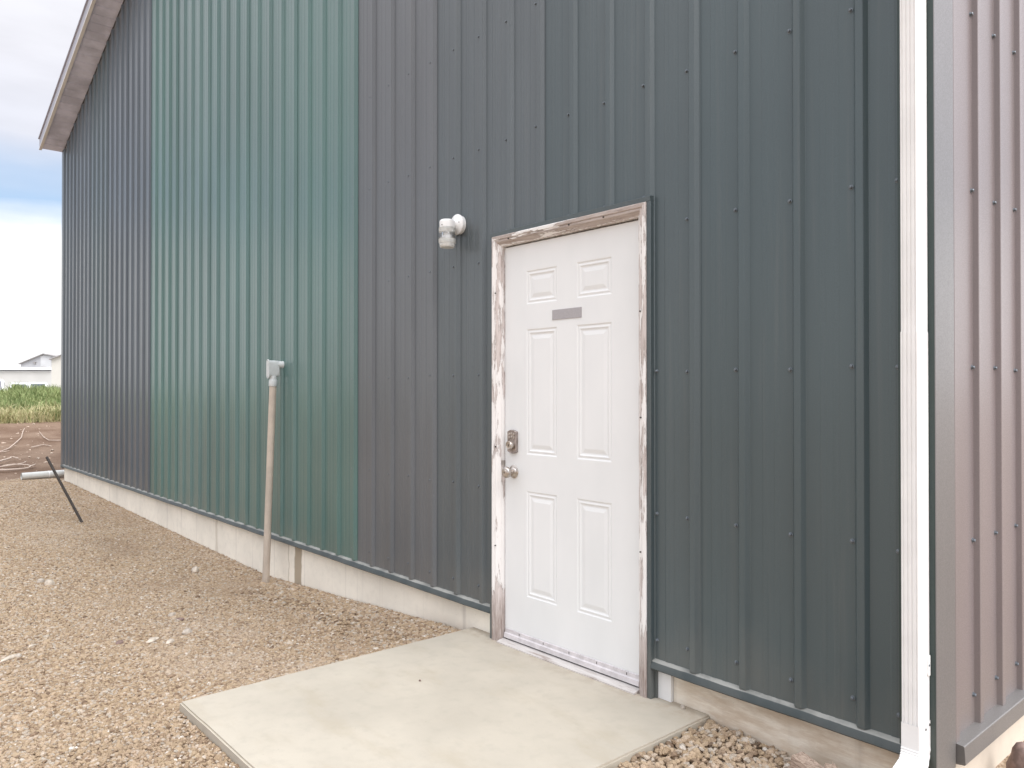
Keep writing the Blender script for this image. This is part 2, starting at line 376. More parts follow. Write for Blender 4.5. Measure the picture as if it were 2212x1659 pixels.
for k in range(7):
    ico = gn('GeometryNodeMeshIcoSphere'); ico.inputs['Radius'].default_value = 1; ico.inputs['Subdivisions'].default_value = 1 if k < 4 else 2
    sp = gn('GeometryNodeSetPosition'); gl(ico.outputs['Mesh'], sp.inputs['Geometry'])
    ps = gn('GeometryNodeInputPosition'); vo = gn('ShaderNodeTexVoronoi'); vo.voronoi_dimensions = '4D'; vo.feature = 'F1'
    vo.inputs['Scale'].default_value = .75; vo.inputs['W'].default_value = k*3.7; gl(ps.outputs[0], vo.inputs['Vector'])
    mr = gn('ShaderNodeMapRange'); mr.inputs['From Max'].default_value = 1.; mr.inputs['To Min'].default_value = .50; mr.inputs['To Max'].default_value = 1.28; gl(vo.outputs['Distance'], mr.inputs['Value'])
    sc_ = gn('ShaderNodeVectorMath'); sc_.operation = 'SCALE'; gl(ps.outputs[0], sc_.inputs[0]); gl(mr.outputs[0], sc_.inputs['Scale'])
    sq = gn('ShaderNodeVectorMath'); sq.operation = 'MULTIPLY'; gl(sc_.outputs[0], sq.inputs[0]); sq.inputs[1].default_value = (1.15, .85+.04*k, .62+.05*(k % 3)); gl(sq.outputs[0], sp.inputs['Position'])
    sm = gn('GeometryNodeSetMaterial'); sm.inputs['Material'].default_value = STONEM; gl(sp.outputs[0], sm.inputs['Geometry'])
    gl(sm.outputs[0], g2i.inputs[0])
iop = gn('GeometryNodeInstanceOnPoints'); gl(gi.outputs[0], iop.inputs['Points']); gl(g2i.outputs[0], iop.inputs['Instance']); iop.inputs['Pick Instance'].default_value = True
ri = gn('FunctionNodeRandomValue'); ri.data_type = 'INT'; ri.inputs[4].default_value = 0; ri.inputs[5].default_value = 6; gl(ri.outputs[2], iop.inputs['Instance Index'])
na = gn('GeometryNodeInputNamedAttribute'); na.data_type = 'FLOAT'; na.inputs[0].default_value = 'siz'; gl(na.outputs[0], iop.inputs['Scale'])
nr = gn('GeometryNodeInputNamedAttribute'); nr.data_type = 'FLOAT_VECTOR'; nr.inputs[0].default_value = 'rot'
try:
    er = gn('FunctionNodeEulerToRotation'); gl(nr.outputs[0], er.inputs[0]); gl(er.outputs[0], iop.inputs['Rotation'])
except Exception: gl(nr.outputs[0], iop.inputs['Rotation'])
gl(iop.outputs[0], go.inputs[0])
md = gravel.modifiers.new('scatter', 'NODES'); md.node_group = ng

# ---------------------------------------------------------------- the metal building
bld = thing('metal_building', 'big gabled metal building with ribbed green and grey siding on a concrete stem wall', 'building', (0, 0, 0))
WL = 12.73; DEP = 18.; EAVE = 5.04; SL = .322; RID = -WL/2
def top_z(x): return EAVE-.02+SL*min(-x, WL+x)
PITCH = .2295; FIRST = -.24; HR = .019
OPEN = (-2.195, -1.140, 2.132)
def rib_pts(c):
    """rib section: (offset along the wall, height)"""
    return [(c+.027, 0), (c+.0245, .0015), (c+.0135, HR-.0015), (c+.011, HR), (c-.011, HR), (c-.0135, HR-.0015), (c-.0245, .0015), (c-.027, 0)]
def flat_pts(a, b):                                                     # low stiffening swages in the pan, a above b
    o = []
    for f in (.36, .64):
        c = a+(b-a)*f; o += [(c+.013, 0), (c+.008, .0014), (c-.008, .0014), (c-.013, 0)]
    return o
ribs = [FIRST-PITCH*k for k in range(55)]
def panel_profile(hi, lo, rib_hi, rib_lo):
    """from hi (right end) to lo (left end); rib_hi: lap rib covered by this sheet, rib_lo: rib under the next"""
    inner = [c for c in ribs if lo+.05 < c < hi-.05]
    pts = []
    if rib_hi is not None: pts += [(rib_hi+.034, .0012)]+[(a, h+.0012) for a, h in rib_pts(rib_hi)]
    else: pts += [(hi, 0)]
    prev = pts[-1][0]
    for c in inner:
        if prev-c > .12: pts += flat_pts(prev, c+.027)
        pts += rib_pts(c); prev = c-.027
    if rib_lo is not None:
        pts += flat_pts(prev, rib_lo+.027); pts += rib_pts(rib_lo)[:5]
    else: pts += [(lo, 0)]
    return pts
def sheet(bm, pts, to3, zb, zt, hole=None):
    if hole:
        q = []
        for (a, h), (a2, h2) in zip(pts, pts[1:]):
            q.append((a, h))
            for e_ in hole[:2][::-1]:
                if a > e_ > a2: t = (a-e_)/(a-a2); q.append((e_, h+(h2-h)*t))
        q.append(pts[-1]); pts = q
    for (a, h), (a2, h2) in zip(pts, pts[1:]):
        z0 = zb
        if hole and hole[0]-1e-6 <= min(a, a2) and max(a, a2) <= hole[1]+1e-6: z0 = hole[2]
        v = [bm.verts.new(to3(a, h, z0)), bm.verts.new(to3(a2, h2, z0)), bm.verts.new(to3(a2, h2, zt(a2))), bm.verts.new(to3(a, h, zt(a)))]
        bm.faces.new(v)
    bmesh.ops.remove_doubles(bm, verts=bm.verts[:], dist=1e-5)
seams = [None]+[ribs[k] for k in range(3, 55, 4)]
ends = [(0., seams[1])]+[(seams[i], seams[i+1]) for i in range(1, len(seams)-1)]+[(seams[-1], -WL)]
panels = []
ROWS = [.25, .79, 1.40, 2.02, 2.64, 3.26, 3.88, 4.5, 5.12, 5.74, 6.36]
for i, (a, b) in enumerate(ends):
    pts = panel_profile(a, b, a if i else None, b if b > -WL+.1 else None)
    bm = B(); sheet(bm, pts, lambda a_, h, z: (a_, -h, z), .168, top_z, OPEN if i in (1, 2) else None)
    mt = PAINT[i % 4] if i < 4 else (GREEN[i % 4] if i < 9 else SLATE[i % 3])
    if i == 3: mt = PAINT[3]
    o = obj('siding_panel', bm, mt, bld, label=['grey green siding sheet', 'green siding sheet', 'slate grey siding sheet'][0 if i < 4 else 1 if i < 9 else 2])
    panels.append((a, b, o))
# the long side wall round the corner (plane x=-.02)
SP0 = .165; sribs = [.165+.006+PITCH*k for k in range(78)]
side_panels = []
def srib(c): return [(c-.027+q, h) for q, h in ((0, 0), (.001, .0015), (.0065, HR-.0015), (.009, HR), (.038, HR), (.0405, HR-.0015), (.0475, .0015), (.050, 0))]
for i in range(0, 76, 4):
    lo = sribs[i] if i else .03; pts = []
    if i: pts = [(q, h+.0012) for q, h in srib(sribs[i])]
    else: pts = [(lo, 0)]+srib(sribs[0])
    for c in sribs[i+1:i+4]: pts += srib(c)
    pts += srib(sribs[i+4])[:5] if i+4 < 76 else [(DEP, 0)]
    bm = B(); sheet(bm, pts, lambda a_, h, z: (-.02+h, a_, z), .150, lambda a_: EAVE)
    side_panels.append((lo, sribs[min(i+4, 76)], obj('siding_panel', bm, SIDE, bld, label='siding sheet of the side wall, its brighter light put into the paint')))
# plain back and far side, never seen from the front but they close the volume
bm = B(); box(bm, -WL+.01, -WL+.05, .03, DEP, -.3, EAVE-.03); box(bm, -WL+.05, -.06, DEP-.04, DEP, -.3, EAVE-.03)
obj('far_wall', bm, SLATE[0], bld)

# screws: the hundred that show largest are parts of their sheets, the rest one part
def screw_bm(n1=12):
    bm = B(); lathe(bm, [(.0088, 0), (.0088, .0014), (.0062, .0020)], (0, 0, 0), 'y', n1)
    lathe(bm, [(.0060, .0018), (.0060, .0080), (.0042, .0096)], (0, 0, 0), 'y', 6); return bm
pos = []
for c in ribs:
    x_ = c-.036
    if x_ < -WL+.05: continue
    for r_ in ROWS:
        if r_ > top_z(x_)-.1: continue
        if OPEN[0]-.02 < x_ < OPEN[1]+.02 and r_ < OPEN[2]+.03: continue
        pos.append((Vector((x_, 0, r_+random.uniform(-.008, .008))), 0))
for r_ in ROWS[:8]: pos.append((Vector((-.121, 0, r_-.005)), 0)); pos.append((Vector((OPEN[1]+.018, 0, r_+.0)), 0)) if r_ < 2.0 else None
for x_ in (-2.105, -1.876, -1.648, -1.418, -1.190): pos.append((Vector((x_, 0, 2.157)), 0))
for c in sribs[:-2]:
    for r_ in ROWS[:8]: pos.append((Vector((-.02, c-.036, r_+random.uniform(-.008, .008)-(0 if r_ > .3 else .0))), 1))
def seen(p):
    d = p-CAM; f = d.dot(FWD); rt = Vector((math.sin(YAW), math.cos(YAW), 0)); u = d.dot(rt)/f if f > 0 else 9; v = (p.z-CAM.z)/f if f > 0 else 9
    return f > 0 and abs(u) < .665 and abs(v) < .51
pos.sort(key=lambda q: (q[0]-CAM).length+(0 if seen(q[0]) else 100))
sm_ = {}
for ori in (0, 1):
    bm = screw_bm()
    if ori: bmesh.ops.rotate(bm, verts=bm.verts[:], cent=(0, 0, 0), matrix=Matrix.Rotation(R(90), 3, 'Z'))
    o0 = obj('screw', bm, SCREW, None, smooth=False); sm_[ori] = o0.data; bpy.data.objects.remove(o0)
for p, ori in pos[:100]:
    par = None
    if ori == 0:
        for a, b, o in panels:
            if b <= p.x <= a: par = o
    else:
        for a, b, o in side_panels:
            if a <= p.y+.04 <= b+.001: par = o
    par = par or panels[0][2]
    o = bpy.data.objects.new('screw', sm_[ori]); C.objects.link(o); o.parent = par; o.location = p
bm = B()
for p, ori in pos[100:]:
    M4 = Matrix.Translation(p) @ (Matrix.Rotation(R(90), 4, 'Z') if ori else Matrix())
    n0 = len(bm.verts); lathe(bm, [(.0078, 0), (.006, .0020), (.0045, .0065)], (0, 0, 0), 'y', 6)
    bm.verts.ensure_lookup_table(); bmesh.ops.transform(bm, matrix=M4, verts=bm.verts[n0:])
obj('screws', bm, SCREW, bld, kind='stuff')

# stem wall, with the doorway left out
bm = B(); box(bm, -WL+.0, -2.215, .028, .30, -.5, .165); box(bm, -1.058, -.032, .028, .30, -.5, .165)
obj('stem_wall', bm, FOUND, bld, label='bare concrete stem wall under the gable side')
bm = B(); box(bm, -.30, -.0285, .030, DEP, -.5, .145); obj('stem_wall', bm, FOUND2, bld, label='cream painted stem wall round the corner')
bm = B(); box(bm, -2.215, -1.058, .12, .30, -.3, -.03); obj('stem_wall', bm, FOUND, bld, label='concrete under the doorway')
# base flashing: ledge and drip, slightly buckled
def flashing(bm, a, b, to3, n, zt=.166, zb=.129):
    rows = []
    for k in range(n+1):
        t = a+(b-a)*k/n; j = noise.noise(Vector((t*3.1, 3.3, 0)))*.0035+noise.noise(Vector((t*11, 1.3, 0)))*.0018
        sec = [(.020, zt+.030), (.003, zt+.004), (-.0175+j, zt-.002), (-.024+j, zt-.009+j*.3), (-.034+j*1.6, zb+.006), (-.030+j*1.6, zb+.001), (-.018, zb-.003), (.020, zb+.004)]
        rows.append([bm.verts.new(to3(t, y, z)) for y, z in sec])
    for r0, r1 in zip(rows, rows[1:]):
        for k in range(len(r0)-1): bm.faces.new((r0[k], r0[k+1], r1[k+1], r1[k]))
    bm.faces.new(rows[0]); bm.faces.new(rows[-1])
for a, b in ((-WL, -9.68), (-9.69, -6.28), (-6.29, -4.66), (-4.675, -2.216), (-1.136, -.02)):
    bm = B(); flashing(bm, a, b, lambda t, y, z: (t, y+(.001 if a < -5 else 0), z), max(6, int((b-a)*22))); obj('base_flashing', bm, BASEF, bld, smooth=True)
bm = B(); extrude(bm, [(-.045, 0, .175), (-.024, 0, .152), (.022, 0, .147), (.0245, 0, .144), (.0285, 0, .088), (.026, 0, .085), (-.002, 0, .082), (-.045, 0, .09)], (0, .1475, 0), (0, DEP, 0)); obj('base_flashing', bm, CORNER, bld)
# corner trims
bm = B()
sec = [(-.118, 0, 0), (-.112, -.0205, 0), (-.004, -.0215, 0), (-.0006, -.0200, 0), (-.0006, -.012, 0), (-.03, -.004, 0)]
extrude(bm, sec, (0, 0, .075), (0, 0, EAVE)); obj('corner_trim', bm, SHADED, bld, label='leg of the corner trim behind the downspout, painted darker for its shade')
bm = B(); sec = [(0, -.0205, 0), (.002, -.018, 0), (.002, .138, 0), (-.001, .143, 0), (-.020, .1445, 0), (-.020, .12, 0), (-.004, -.008, 0)]
extrude(bm, sec, (0, 0, .075), (0, 0, EAVE)); obj('corner_trim', bm, CORNER, bld, label='leg of the corner trim facing the side, painted paler for the light on it')
bm = B(); sec = [(-WL+.085, 0, 0), (-WL+.08, -.0205, 0), (-WL-.004, -.0215, 0), (-WL-.012, -.012, 0), (-WL-.012, .10, 0), (-WL+.005, .10, 0), (-WL+.005, 0.004, 0)]
extrude(bm, sec, (0, 0, .10), (0, 0, EAVE)); obj('corner_trim', bm, SLATE[0], bld)
# roof, soffit, fascia, gutters
def slab(bm, x0, z0, x1, z1, y0, y1, th):
    v = [bm.verts.new(q) for q in ((x0, y0, z0), (x1, y0, z1), (x1, y1, z1), (x0, y1, z0), (x0, y0, z0+th), (x1, y0, z1+th), (x1, y1, z1+th), (x0, y1, z0+th))]
    for f in ((0, 1, 2, 3), (4, 5, 6, 7), (0, 1, 5, 4), (1, 2, 6, 5), (2, 3, 7, 6), (3, 0, 4, 7)): bm.faces.new([v[i] for i in f])
XL, XR = -WL-.06, .06
def zs(x): return EAVE+SL*min(XR-.06-x+.0, x-XL+.0-.06)+.02
bm = B(); zr = zs(RID)
slab(bm, XL, zs(XL)+.03, RID, zr+.03, -.295, DEP+.3, .12); slab(bm, RID, zr+.03, XR, zs(XR)+.03, -.295, DEP+.3, .12)
obj('roof', bm, ROOFM, bld)
bm = B(); n = 42
for side in (0, 1):
    a, b = (XL+.005, RID-.002) if side == 0 else (XR-.005, RID+.002)
    for k in range(n):
        t0, t1 = k/n, (k+1)/n; x0 = a+(b-a)*t0; x1 = a+(b-a)*t1
        d = 1 if side == 0 else -1
        slab(bm, x0, zs(x0), x1-d*.012, zs(x1-d*.012), -.285, -.001, .028)
        slab(bm, x1-d*.012, zs(x1-d*.012)+.006, x1, zs(x1)+.006, -.285, -.001, .02)
obj('soffit', bm, SOFF, bld)
bm = B(); slab(bm, XL-.006, zs(XL)-.004, RID, zr-.004, -.318, -.298, .145); slab(bm, RID, zr-.004, XR+.006, zs(XR)-.004, -.318, -.298, .145)
fas = obj('fascia', bm, FASC, bld)
bm = B(); slab(bm, XL-.008, zs(XL)-.022, RID, zr-.022, -.322, -.284, .017); slab(bm, RID, zr-.022, XR+.008, zs(XR)-.022, -.322, -.284, .017)
obj('fascia_lip', bm, WHITE, fas)
bm = B(); slab(bm, XL-.006, zs(XL)+.142, RID, zr+.142, -.335, -.22, .016); slab(bm, RID, zr+.142, XR+.006, zs(XR)+.142, -.335, -.22, .016)
obj('roof_edge_trim', bm, FASC, fas)
for x0, s_ in ((.064, 1), (-WL-.066, -1)):
    bm = B(); sec = [(0, 0, .10), (0, 0, 0), (s_*.08, 0, -.0), (s_*.11, 0, .05), (s_*.12, 0, .10), (s_*.113, 0, .10), (s_*.103, 0, .053), (s_*.076, 0, .007), (s_*.007, 0, .007), (s_*.007, 0, .10)]
    extrude(bm, sec, (x0, -.05 if s_ > 0 else .35, EAVE-.03), (x0, DEP, EAVE-.03)); obj('gutter', bm, WHITE, bld)

# ---- door frame
fr = None
def casing(name, pts_a, pts_b, m_, par):
    bm = B(); a = [bm.verts.new(p) for p in pts_a]; b = [bm.verts.new(p) for p in pts_b]; n = len(a)
    for k in range(n): bm.faces.new((a[k], b[k], b[(k+1) % n], a[(k+1) % n]))
    bm.faces.new(a); bm.faces.new(b); return obj(name, bm, m_, par)
XI0, XI1, ZI = -2.143, -1.210, 2.078          # inner edges of the brick mould
prof = [(.0, -.013), (.006, -.017), (.012, -.022), (.020, -.030), (.026, -.031), (.030, -.0285), (.034, -.034), (.048, -.035), (.052, -.031), (.052, .06), (0, .06)]
fb = B(); box(fb, XI0-.03, XI0+.002, -.012, .12, -.003, ZI+.02); box(fb, XI1-.002, XI1+.03, -.012, .12, -.003, ZI+.02); box(fb, XI0+.002, XI1-.002, -.012, .12, ZI-.002, ZI+.02)
box(fb, XI0+.002, XI0+.016, .055, .12, .0, ZI-.002); box(fb, XI1-.016, XI1-.002, .055, .12, 0, ZI-.002); box(fb, XI0+.016, XI1-.016, .055, .12, ZI-.016, ZI-.002)
fr = obj('door_frame', fb, PEELV, bld, label='weathered wooden door frame with peeling white paint')
zb_ = -.001
casing('side_casing', [(XI0-o, y, zb_) for o, y in prof], [(XI0-o, y, ZI+o) for o, y in prof], PEELV, fr)
casing('side_casing', [(XI1+o, y, zb_) for o, y in prof], [(XI1+o, y, ZI+o) for o, y in prof], PEELV, fr)
casing('head_casing', [(XI0-o, y, ZI+o) for o, y in prof], [(XI1+o, y, ZI+o) for o, y in prof], PEELH, fr)
for q in ((-2.165, 1.83), (-2.163, 1.02), (-2.165, .5), (-1.187, 1.66), (-1.185, 1.2), (-1.187, .62), (-2.06, ZI+.026), (-1.62, ZI+.026), (-1.40, ZI+.026)):
    bm = B(); lathe(bm, [(.0035, .0290), (.0035, .0351)], (q[0], 0, q[1]), 'y', 8); obj('nail_head', bm, DARK, fr)
bm = B()                                                     # channel trim round the casing
for s_, x_ in ((-1, XI0-.054), (1, XI1+.054)):
    sec = [(x_, .01, 0), (x_, -.026, 0), (x_+s_*.019, -.027, 0), (x_+s_*.021, -.024, 0), (x_+s_*.021, .0, 0), (x_+s_*.030, .002, 0), (x_+s_*.030, .01, 0)]
    extrude(bm, sec, (0, 0, .0 if s_ > 0 else .0), (0, 0, ZI+.053))
x0, x1 = XI0-.075, XI1+.075; z_ = ZI+.054
sec = [(0, .01, z_), (0, -.027, z_), (0, -.0285, z_+.019), (0, -.025, z_+.021), (0, 0, z_+.024), (0, .01, z_+.024)]
extrude(bm, sec, (x0, 0, 0), (x1, 0, 0)); obj('channel_trim', bm, TRIM, fr)
bm = B(); box(bm, -1.134, -1.0595, .012, .030, -.005, .150); obj('filler_board', bm, WHITE, fr, label='small white board beside the door bottom')
bm = B(); box(bm, -2.2165, -2.2135, .0, .026, -.005, .130); obj('filler_board', bm, WHITE, fr)
bm = B(); extrude(bm, [(0, -.045, -.002), (0, -.045, .006), (0, -.02, .012), (0, .004, .0145), (0, .02, .017), (0, .12, .022), (0, .12, -.01)], (XI0+.003, 0, 0), (XI1-.003, 0, 0))
def thr():
    m = M('painted_threshold', .6); b = m.noise(4, (1.5, 14, 14), 6, .7); m.col(m.ramp(b, [(.36, (.34, .28, .25)), (.46, (.52, .48, .455)), (.6, (.60, .565, .54))])); m.bump(b, .002, .6); return m.m
obj('threshold', bm, thr(), fr)

# ---- door slab with six moulded panels
DX0, DX1, DZ0, DZ1, DY = -2.136, -1.217, .024, 2.068, .012
PX = [(-1.968, -1.746), (-1.611, -1.389)]; PZ = [(.262, .803), (.989, 1.630), (1.757, 1.929)]
bm = B()
def quad(*p): bm.faces.new([bm.verts.new(q) for q in p])
gx = [DX0]+[v for p in PX for v in p]+[DX1]; gz = [DZ0]+[v for p in PZ for v in p]+[DZ1]
for i in range(len(gx)-1):
    for j in range(len(gz)-1):
        x0, x1, z0, z1 = gx[i], gx[i+1], gz[j], gz[j+1]
        if i in (1, 3) and j in (1, 3, 5):
            steps = [(0, 0), (.003, .0015), (.006, .0042), (.010, .0050), (.014, .0036), (.018, .0022), (.021, .0030), (.024, .0060), (.028, .0078), (.033, .0082), (.050, .0032), (.052, .0026)]
            prev = None
            for q, dpt in steps:
                dpt *= .62; ring = [(x0+q, DY+dpt, z0+q), (x1-q, DY+dpt, z0+q), (x1-q, DY+dpt, z1-q), (x0+q, DY+dpt, z1-q)]
                if prev:
                    for k in range(4): quad(prev[k], prev[(k+1) % 4], ring[(k+1) % 4], ring[k])
                prev = ring
            quad(*prev)
        else: quad((x0, DY, z0), (x1, DY, z0), (x1, DY, z1), (x0, DY, z1))
for (xa, xb) in ((DX0, DX0), (DX1, DX1)): quad((xa, DY, DZ0), (xa, DY+.044, DZ0), (xa, DY+.044, DZ1), (xa, DY, DZ1))
quad((DX0, DY, DZ1), (DX1, DY, DZ1), (DX1, DY+.044, DZ1), (DX0, DY+.044, DZ1)); quad((DX0, DY, DZ0), (DX1, DY, DZ0), (DX1, DY+.044, DZ0), (DX0, DY+.044, DZ0))
quad((DX0, DY+.044, DZ0), (DX1, DY+.044, DZ0), (DX1, DY+.044, DZ1), (DX0, DY+.044, DZ1))
bmesh.ops.remove_doubles(bm, verts=bm.verts[:], dist=1e-5)
door = obj('door', bm, DOOR, bld, label='white six panel steel door')
bm = B(); extrude(bm, [(0, DY-.0015, .068), (0, DY-.005, .066), (0, DY-.006, .048), (0, DY-.013, .044), (0, DY-.015, .022), (0, DY-.004, .019), (0, DY-.0015, .024)], (DX0+.006, 0, 0), (DX1-.006, 0, 0))
sw = obj('door_sweep', bm, ALU, door)
bm = B(); box(bm, DX0+.006, DX1-.006, DY-.010, DY+.02, .0165, .0225); obj('rubber_seal', bm, RUBBER, door)
for k in range(5): bm = B(); box(bm, -2.02+.18*k, -2.017+.18*k, DY-.0068, DY-.0055, .051, .062); obj('screw_slot', bm, DARK, door)
bm = B(); box(bm, -1.777, -1.578, DY-.003, DY-.0002, 1.664, 1.7135); bev(bm, .0006, 1); obj('name_plate', bm, PLATE, door)
# knob
KX, KZ = -2.066, .893
bm = B(); lathe(bm, [(.0345, 0), (.0345, .003), (.032, .0055), (.026, .0075), (.024, .012), (.018, .0155), (.0125, .018), (.0115, .030), (.014, .034), (.022, .037), (.0285, .044), (.0300, .052), (.0285, .059), (.0235, .0645), (.019, .0662), (.0165, .0655), (.015, .0672), (.0105, .0678), (.0100, .0665), (.0004, .0665)], (KX, DY, KZ), 'y', 40)
kn = obj('door_knob', bm, NICKEL, door, smooth=True)
bm = B(); box(bm, KX-.0012, KX+.0012, DY-.0686, DY-.0668, KZ-.004, KZ+.004); obj('key_slot', bm, DARK, door)
# keypad deadbolt
LX, LZ = -2.068, 1.050
pl = []
for k in range(25): t = k/24; pl.append((LX-.034+.068*t, LZ+.052+.0095*math.sin(math.pi*t)))
for k in range(25): t = k/24; pl.append((LX+.034-.068*t, LZ-.052-.0095*math.sin(math.pi*t)))
bm = B()
def ring_at(y, s): return [bm.verts.new((LX+(x-LX)*s, y, LZ+(z-LZ)*(s*.5+.5))) for x, z in pl]
rs = [ring_at(DY, 1), ring_at(DY-.013, 1), ring_at(DY-.016, .94), ring_at(DY-.0145, .86)]
for a, b in zip(rs, rs[1:]):
    for k in range(len(a)): bm.faces.new((a[k], a[(k+1) % len(a)], b[(k+1) % len(a)], b[k]))
bm.faces.new(rs[-1]); bm.faces.new(rs[0])
KEYD = plain('keypad_face_nickel', (.36, .31, .29), .4, .9, .25, 40)
kp = obj('keypad_lock', bm, KEYD, door)
bm = B(); lathe(bm, [(.023, .0140), (.023, .018), (.0215, .036), (.0195, .039), (.0165, .0385), (.0160, .0365), (.0004, .0365)], (LX, DY, LZ-.017), 'y', 32)
obj('lock_cylinder', bm, NICKEL, door, smooth=True)
bm = B(); box(bm, LX-.0012, LX+.0012, DY-.0385, DY-.0366, LZ-.024, LZ-.013); obj('key_slot', bm, DARK, door)
for j in range(2):
    for i in range(3):
        bm = B(); lathe(bm, [(.0058, .0140), (.0058, .0175), (.0045, .0190), (.0012, .0185)], (LX-.018+.018*i, DY, LZ+.022+.017*j+(.003 if i == 1 else 0)), 'y', 16)
        obj('keypad_button', bm, NICKEL, door, smooth=True)
HINGE = plain('aged_brass_hinge', (.36, .31, .22), .45, .5, .25, 40)
for z0 in (1.80, 1.00, .20):
    bm = B()
    for k in range(5): tube(bm, [(XI1-.0035, DY-.004, z0+.0205*k), (XI1-.0035, DY-.004, z0+.0205*k+.0197)], .006, 12)
    obj('hinge', bm, HINGE, door)
bm = B(); box(bm, XI0+.0022, XI0+.0045, -.010, .030, .925, .948); obj('strike_plate', bm, NICKEL, fr)

# ---------------------------------------------------------------- concrete slab
bm = B(); x0, x1, y0, y1 = PAD
n = 16
def jag(a): return noise.noise(Vector((a*6, 2, 9)))*.004+noise.noise(Vector((a*21, 2, 9)))*.002
ed = [(x0, y1)]+[(x0+jag(y1+(y0-y1)*k/n), y1+(y0-y1)*k/n) for k in range(1, n)]+[(x0, y0)]+[(x0+(x1-x0)*k/n, y0+jag(k*.3)) for k in range(1, n)]+[(x1, y0)]+[(x1+jag(7+k*.2), y0+(y1-y0)*k/n) for k in range(1, n)]+[(x1, y1)]
top = [bm.verts.new((x, y, 0)) for x, y in ed]; f = bm.faces.new(top)
ret = bmesh.ops.extrude_face_region(bm, geom=[f]); bmesh.ops.translate(bm, verts=[v for v in ret['geom'] if isinstance(v, bmesh.types.BMVert)], vec=(0, 0, -.13))
bm.normal_update()
es = [e_ for e_ in bm.edges if all(v.co.z > -.001 for v in e_.verts)]
bmesh.ops.bevel(bm, geom=es, offset=.007, segments=2, affect='EDGES')
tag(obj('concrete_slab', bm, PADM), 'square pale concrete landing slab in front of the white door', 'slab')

# ---------------------------------------------------------------- downspout
ds = thing('downspout', 'white fluted metal downspout running down the building corner', 'downspout', (-.038, -.064, 0))
a0, a1, b0, b1 = -.0700, -.0185, -.105, -.0225
def ds_sec(e_=0.):
    p = []; w = a1-a0; xs_ = [(0, 0)]
    for k in range(4):
        c = .14+.24*k
        xs_ += [(c-.05, 0), (c-.015, .0028), (c+.015, .0028), (c+.05, 0)]
    xs_ += [(1, 0)]
    for t, d in xs_: p.append((a0-e_+(w+2*e_)*t, b0-e_+d, 0))
    p[0] = (a0-e_, b0-e_+.003, 0); p.insert(1, (a0-e_+.003, b0-e_, 0)); p[-1] = (a1+e_-.003, b0-e_, 0); p.append((a1+e_, b0-e_+.003, 0))
    p += [(a1+e_, b1-.003, 0), (a1+e_-.003, b1, 0), (a0-e_+.003, b1, 0), (a0-e_, b1-.003, 0)]
    return p
bm = B(); extrude(bm, ds_sec(0), (0, 0, 1.49), (0, 0, EAVE-.05)); obj('pipe_section', bm, WHITE, ds)
bm = B(); extrude(bm, ds_sec(.0012), (0, 0, .250), (0, 0, 1.504)); obj('pipe_section', bm, WHITE, ds)
# elbow kicking out from the wall, with crimped folds
bm = B(); cx, hw, hd = (a0+a1)/2, (a1-a0)/2+.0026, (b1-b0)/2+.0026; rings = []
path = [((b0+b1)/2, .270, 0), ((b0+b1)/2, .198, 0)]
for k in range(1, 13): a = R(62)*k/12; path.append(((b0+b1)/2-.05*(1-math.cos(a))*1.6, .198-.09*math.sin(a), a))
yl, zl, al = path[-1]
path.append((yl-.16*math.sin(al), zl-.16*math.cos(al)*.55, al))
for k, (y, z, a) in enumerate(path):
    s_ = 1+(.035 if k % 2 and k > 1 else 0)
    d = Vector((0, -math.cos(a), math.sin(a)))
    rings.append([bm.verts.new(Vector((cx+sx*hw*s_, y, z))+d*sd*hd*s_) for sx, sd in ((-1, -.93), (-.93, -1), (.93, -1), (1, -.93), (1, .93), (.93, 1), (-.93, 1), (-1, .93))])
for p, q in zip(rings, rings[1:]):
    for k in range(8): bm.faces.new((p[k], p[(k+1) % 8], q[(k+1) % 8], q[k]))
obj('elbow', bm, WHITE, ds)
bm = B(); v = [(a1+.0018, y, z) for y, z in ((-.024, .412), (-.038, .412), (-.046, .420), (-.046, .468), (-.038, .476), (-.024, .476))]
extrude(bm, v, (0, 0, 0), (.0022, 0, 0)); st = obj('strap', bm, WHITE, ds)
bm = B(); lathe(bm, [(.0035, 0), (.003, .002)], (0, 0, 0), 'y', 10); bmesh.ops.rotate(bm, verts=bm.verts[:], cent=(0, 0, 0), matrix=Matrix.Rotation(R(90), 3, 'Z')); bmesh.ops.translate(bm, verts=bm.verts[:], vec=(a1+.0042, -.036, .446)); obj('strap_screw', bm, SCREW, st)
for y, z in ((-.060, .250), (-.030, .257)):
    bm = B(); lathe(bm, [(.0042, 0), (.0035, .0016)], (0, 0, 0), 'y', 10); bmesh.ops.rotate(bm, verts=bm.verts[:], cent=(0, 0, 0), matrix=Matrix.Rotation(R(90), 3, 'Z')); bmesh.ops.translate(bm, verts=bm.verts[:], vec=(a1+.0028, y, z)); obj('rivet', bm, BLACK, ds)

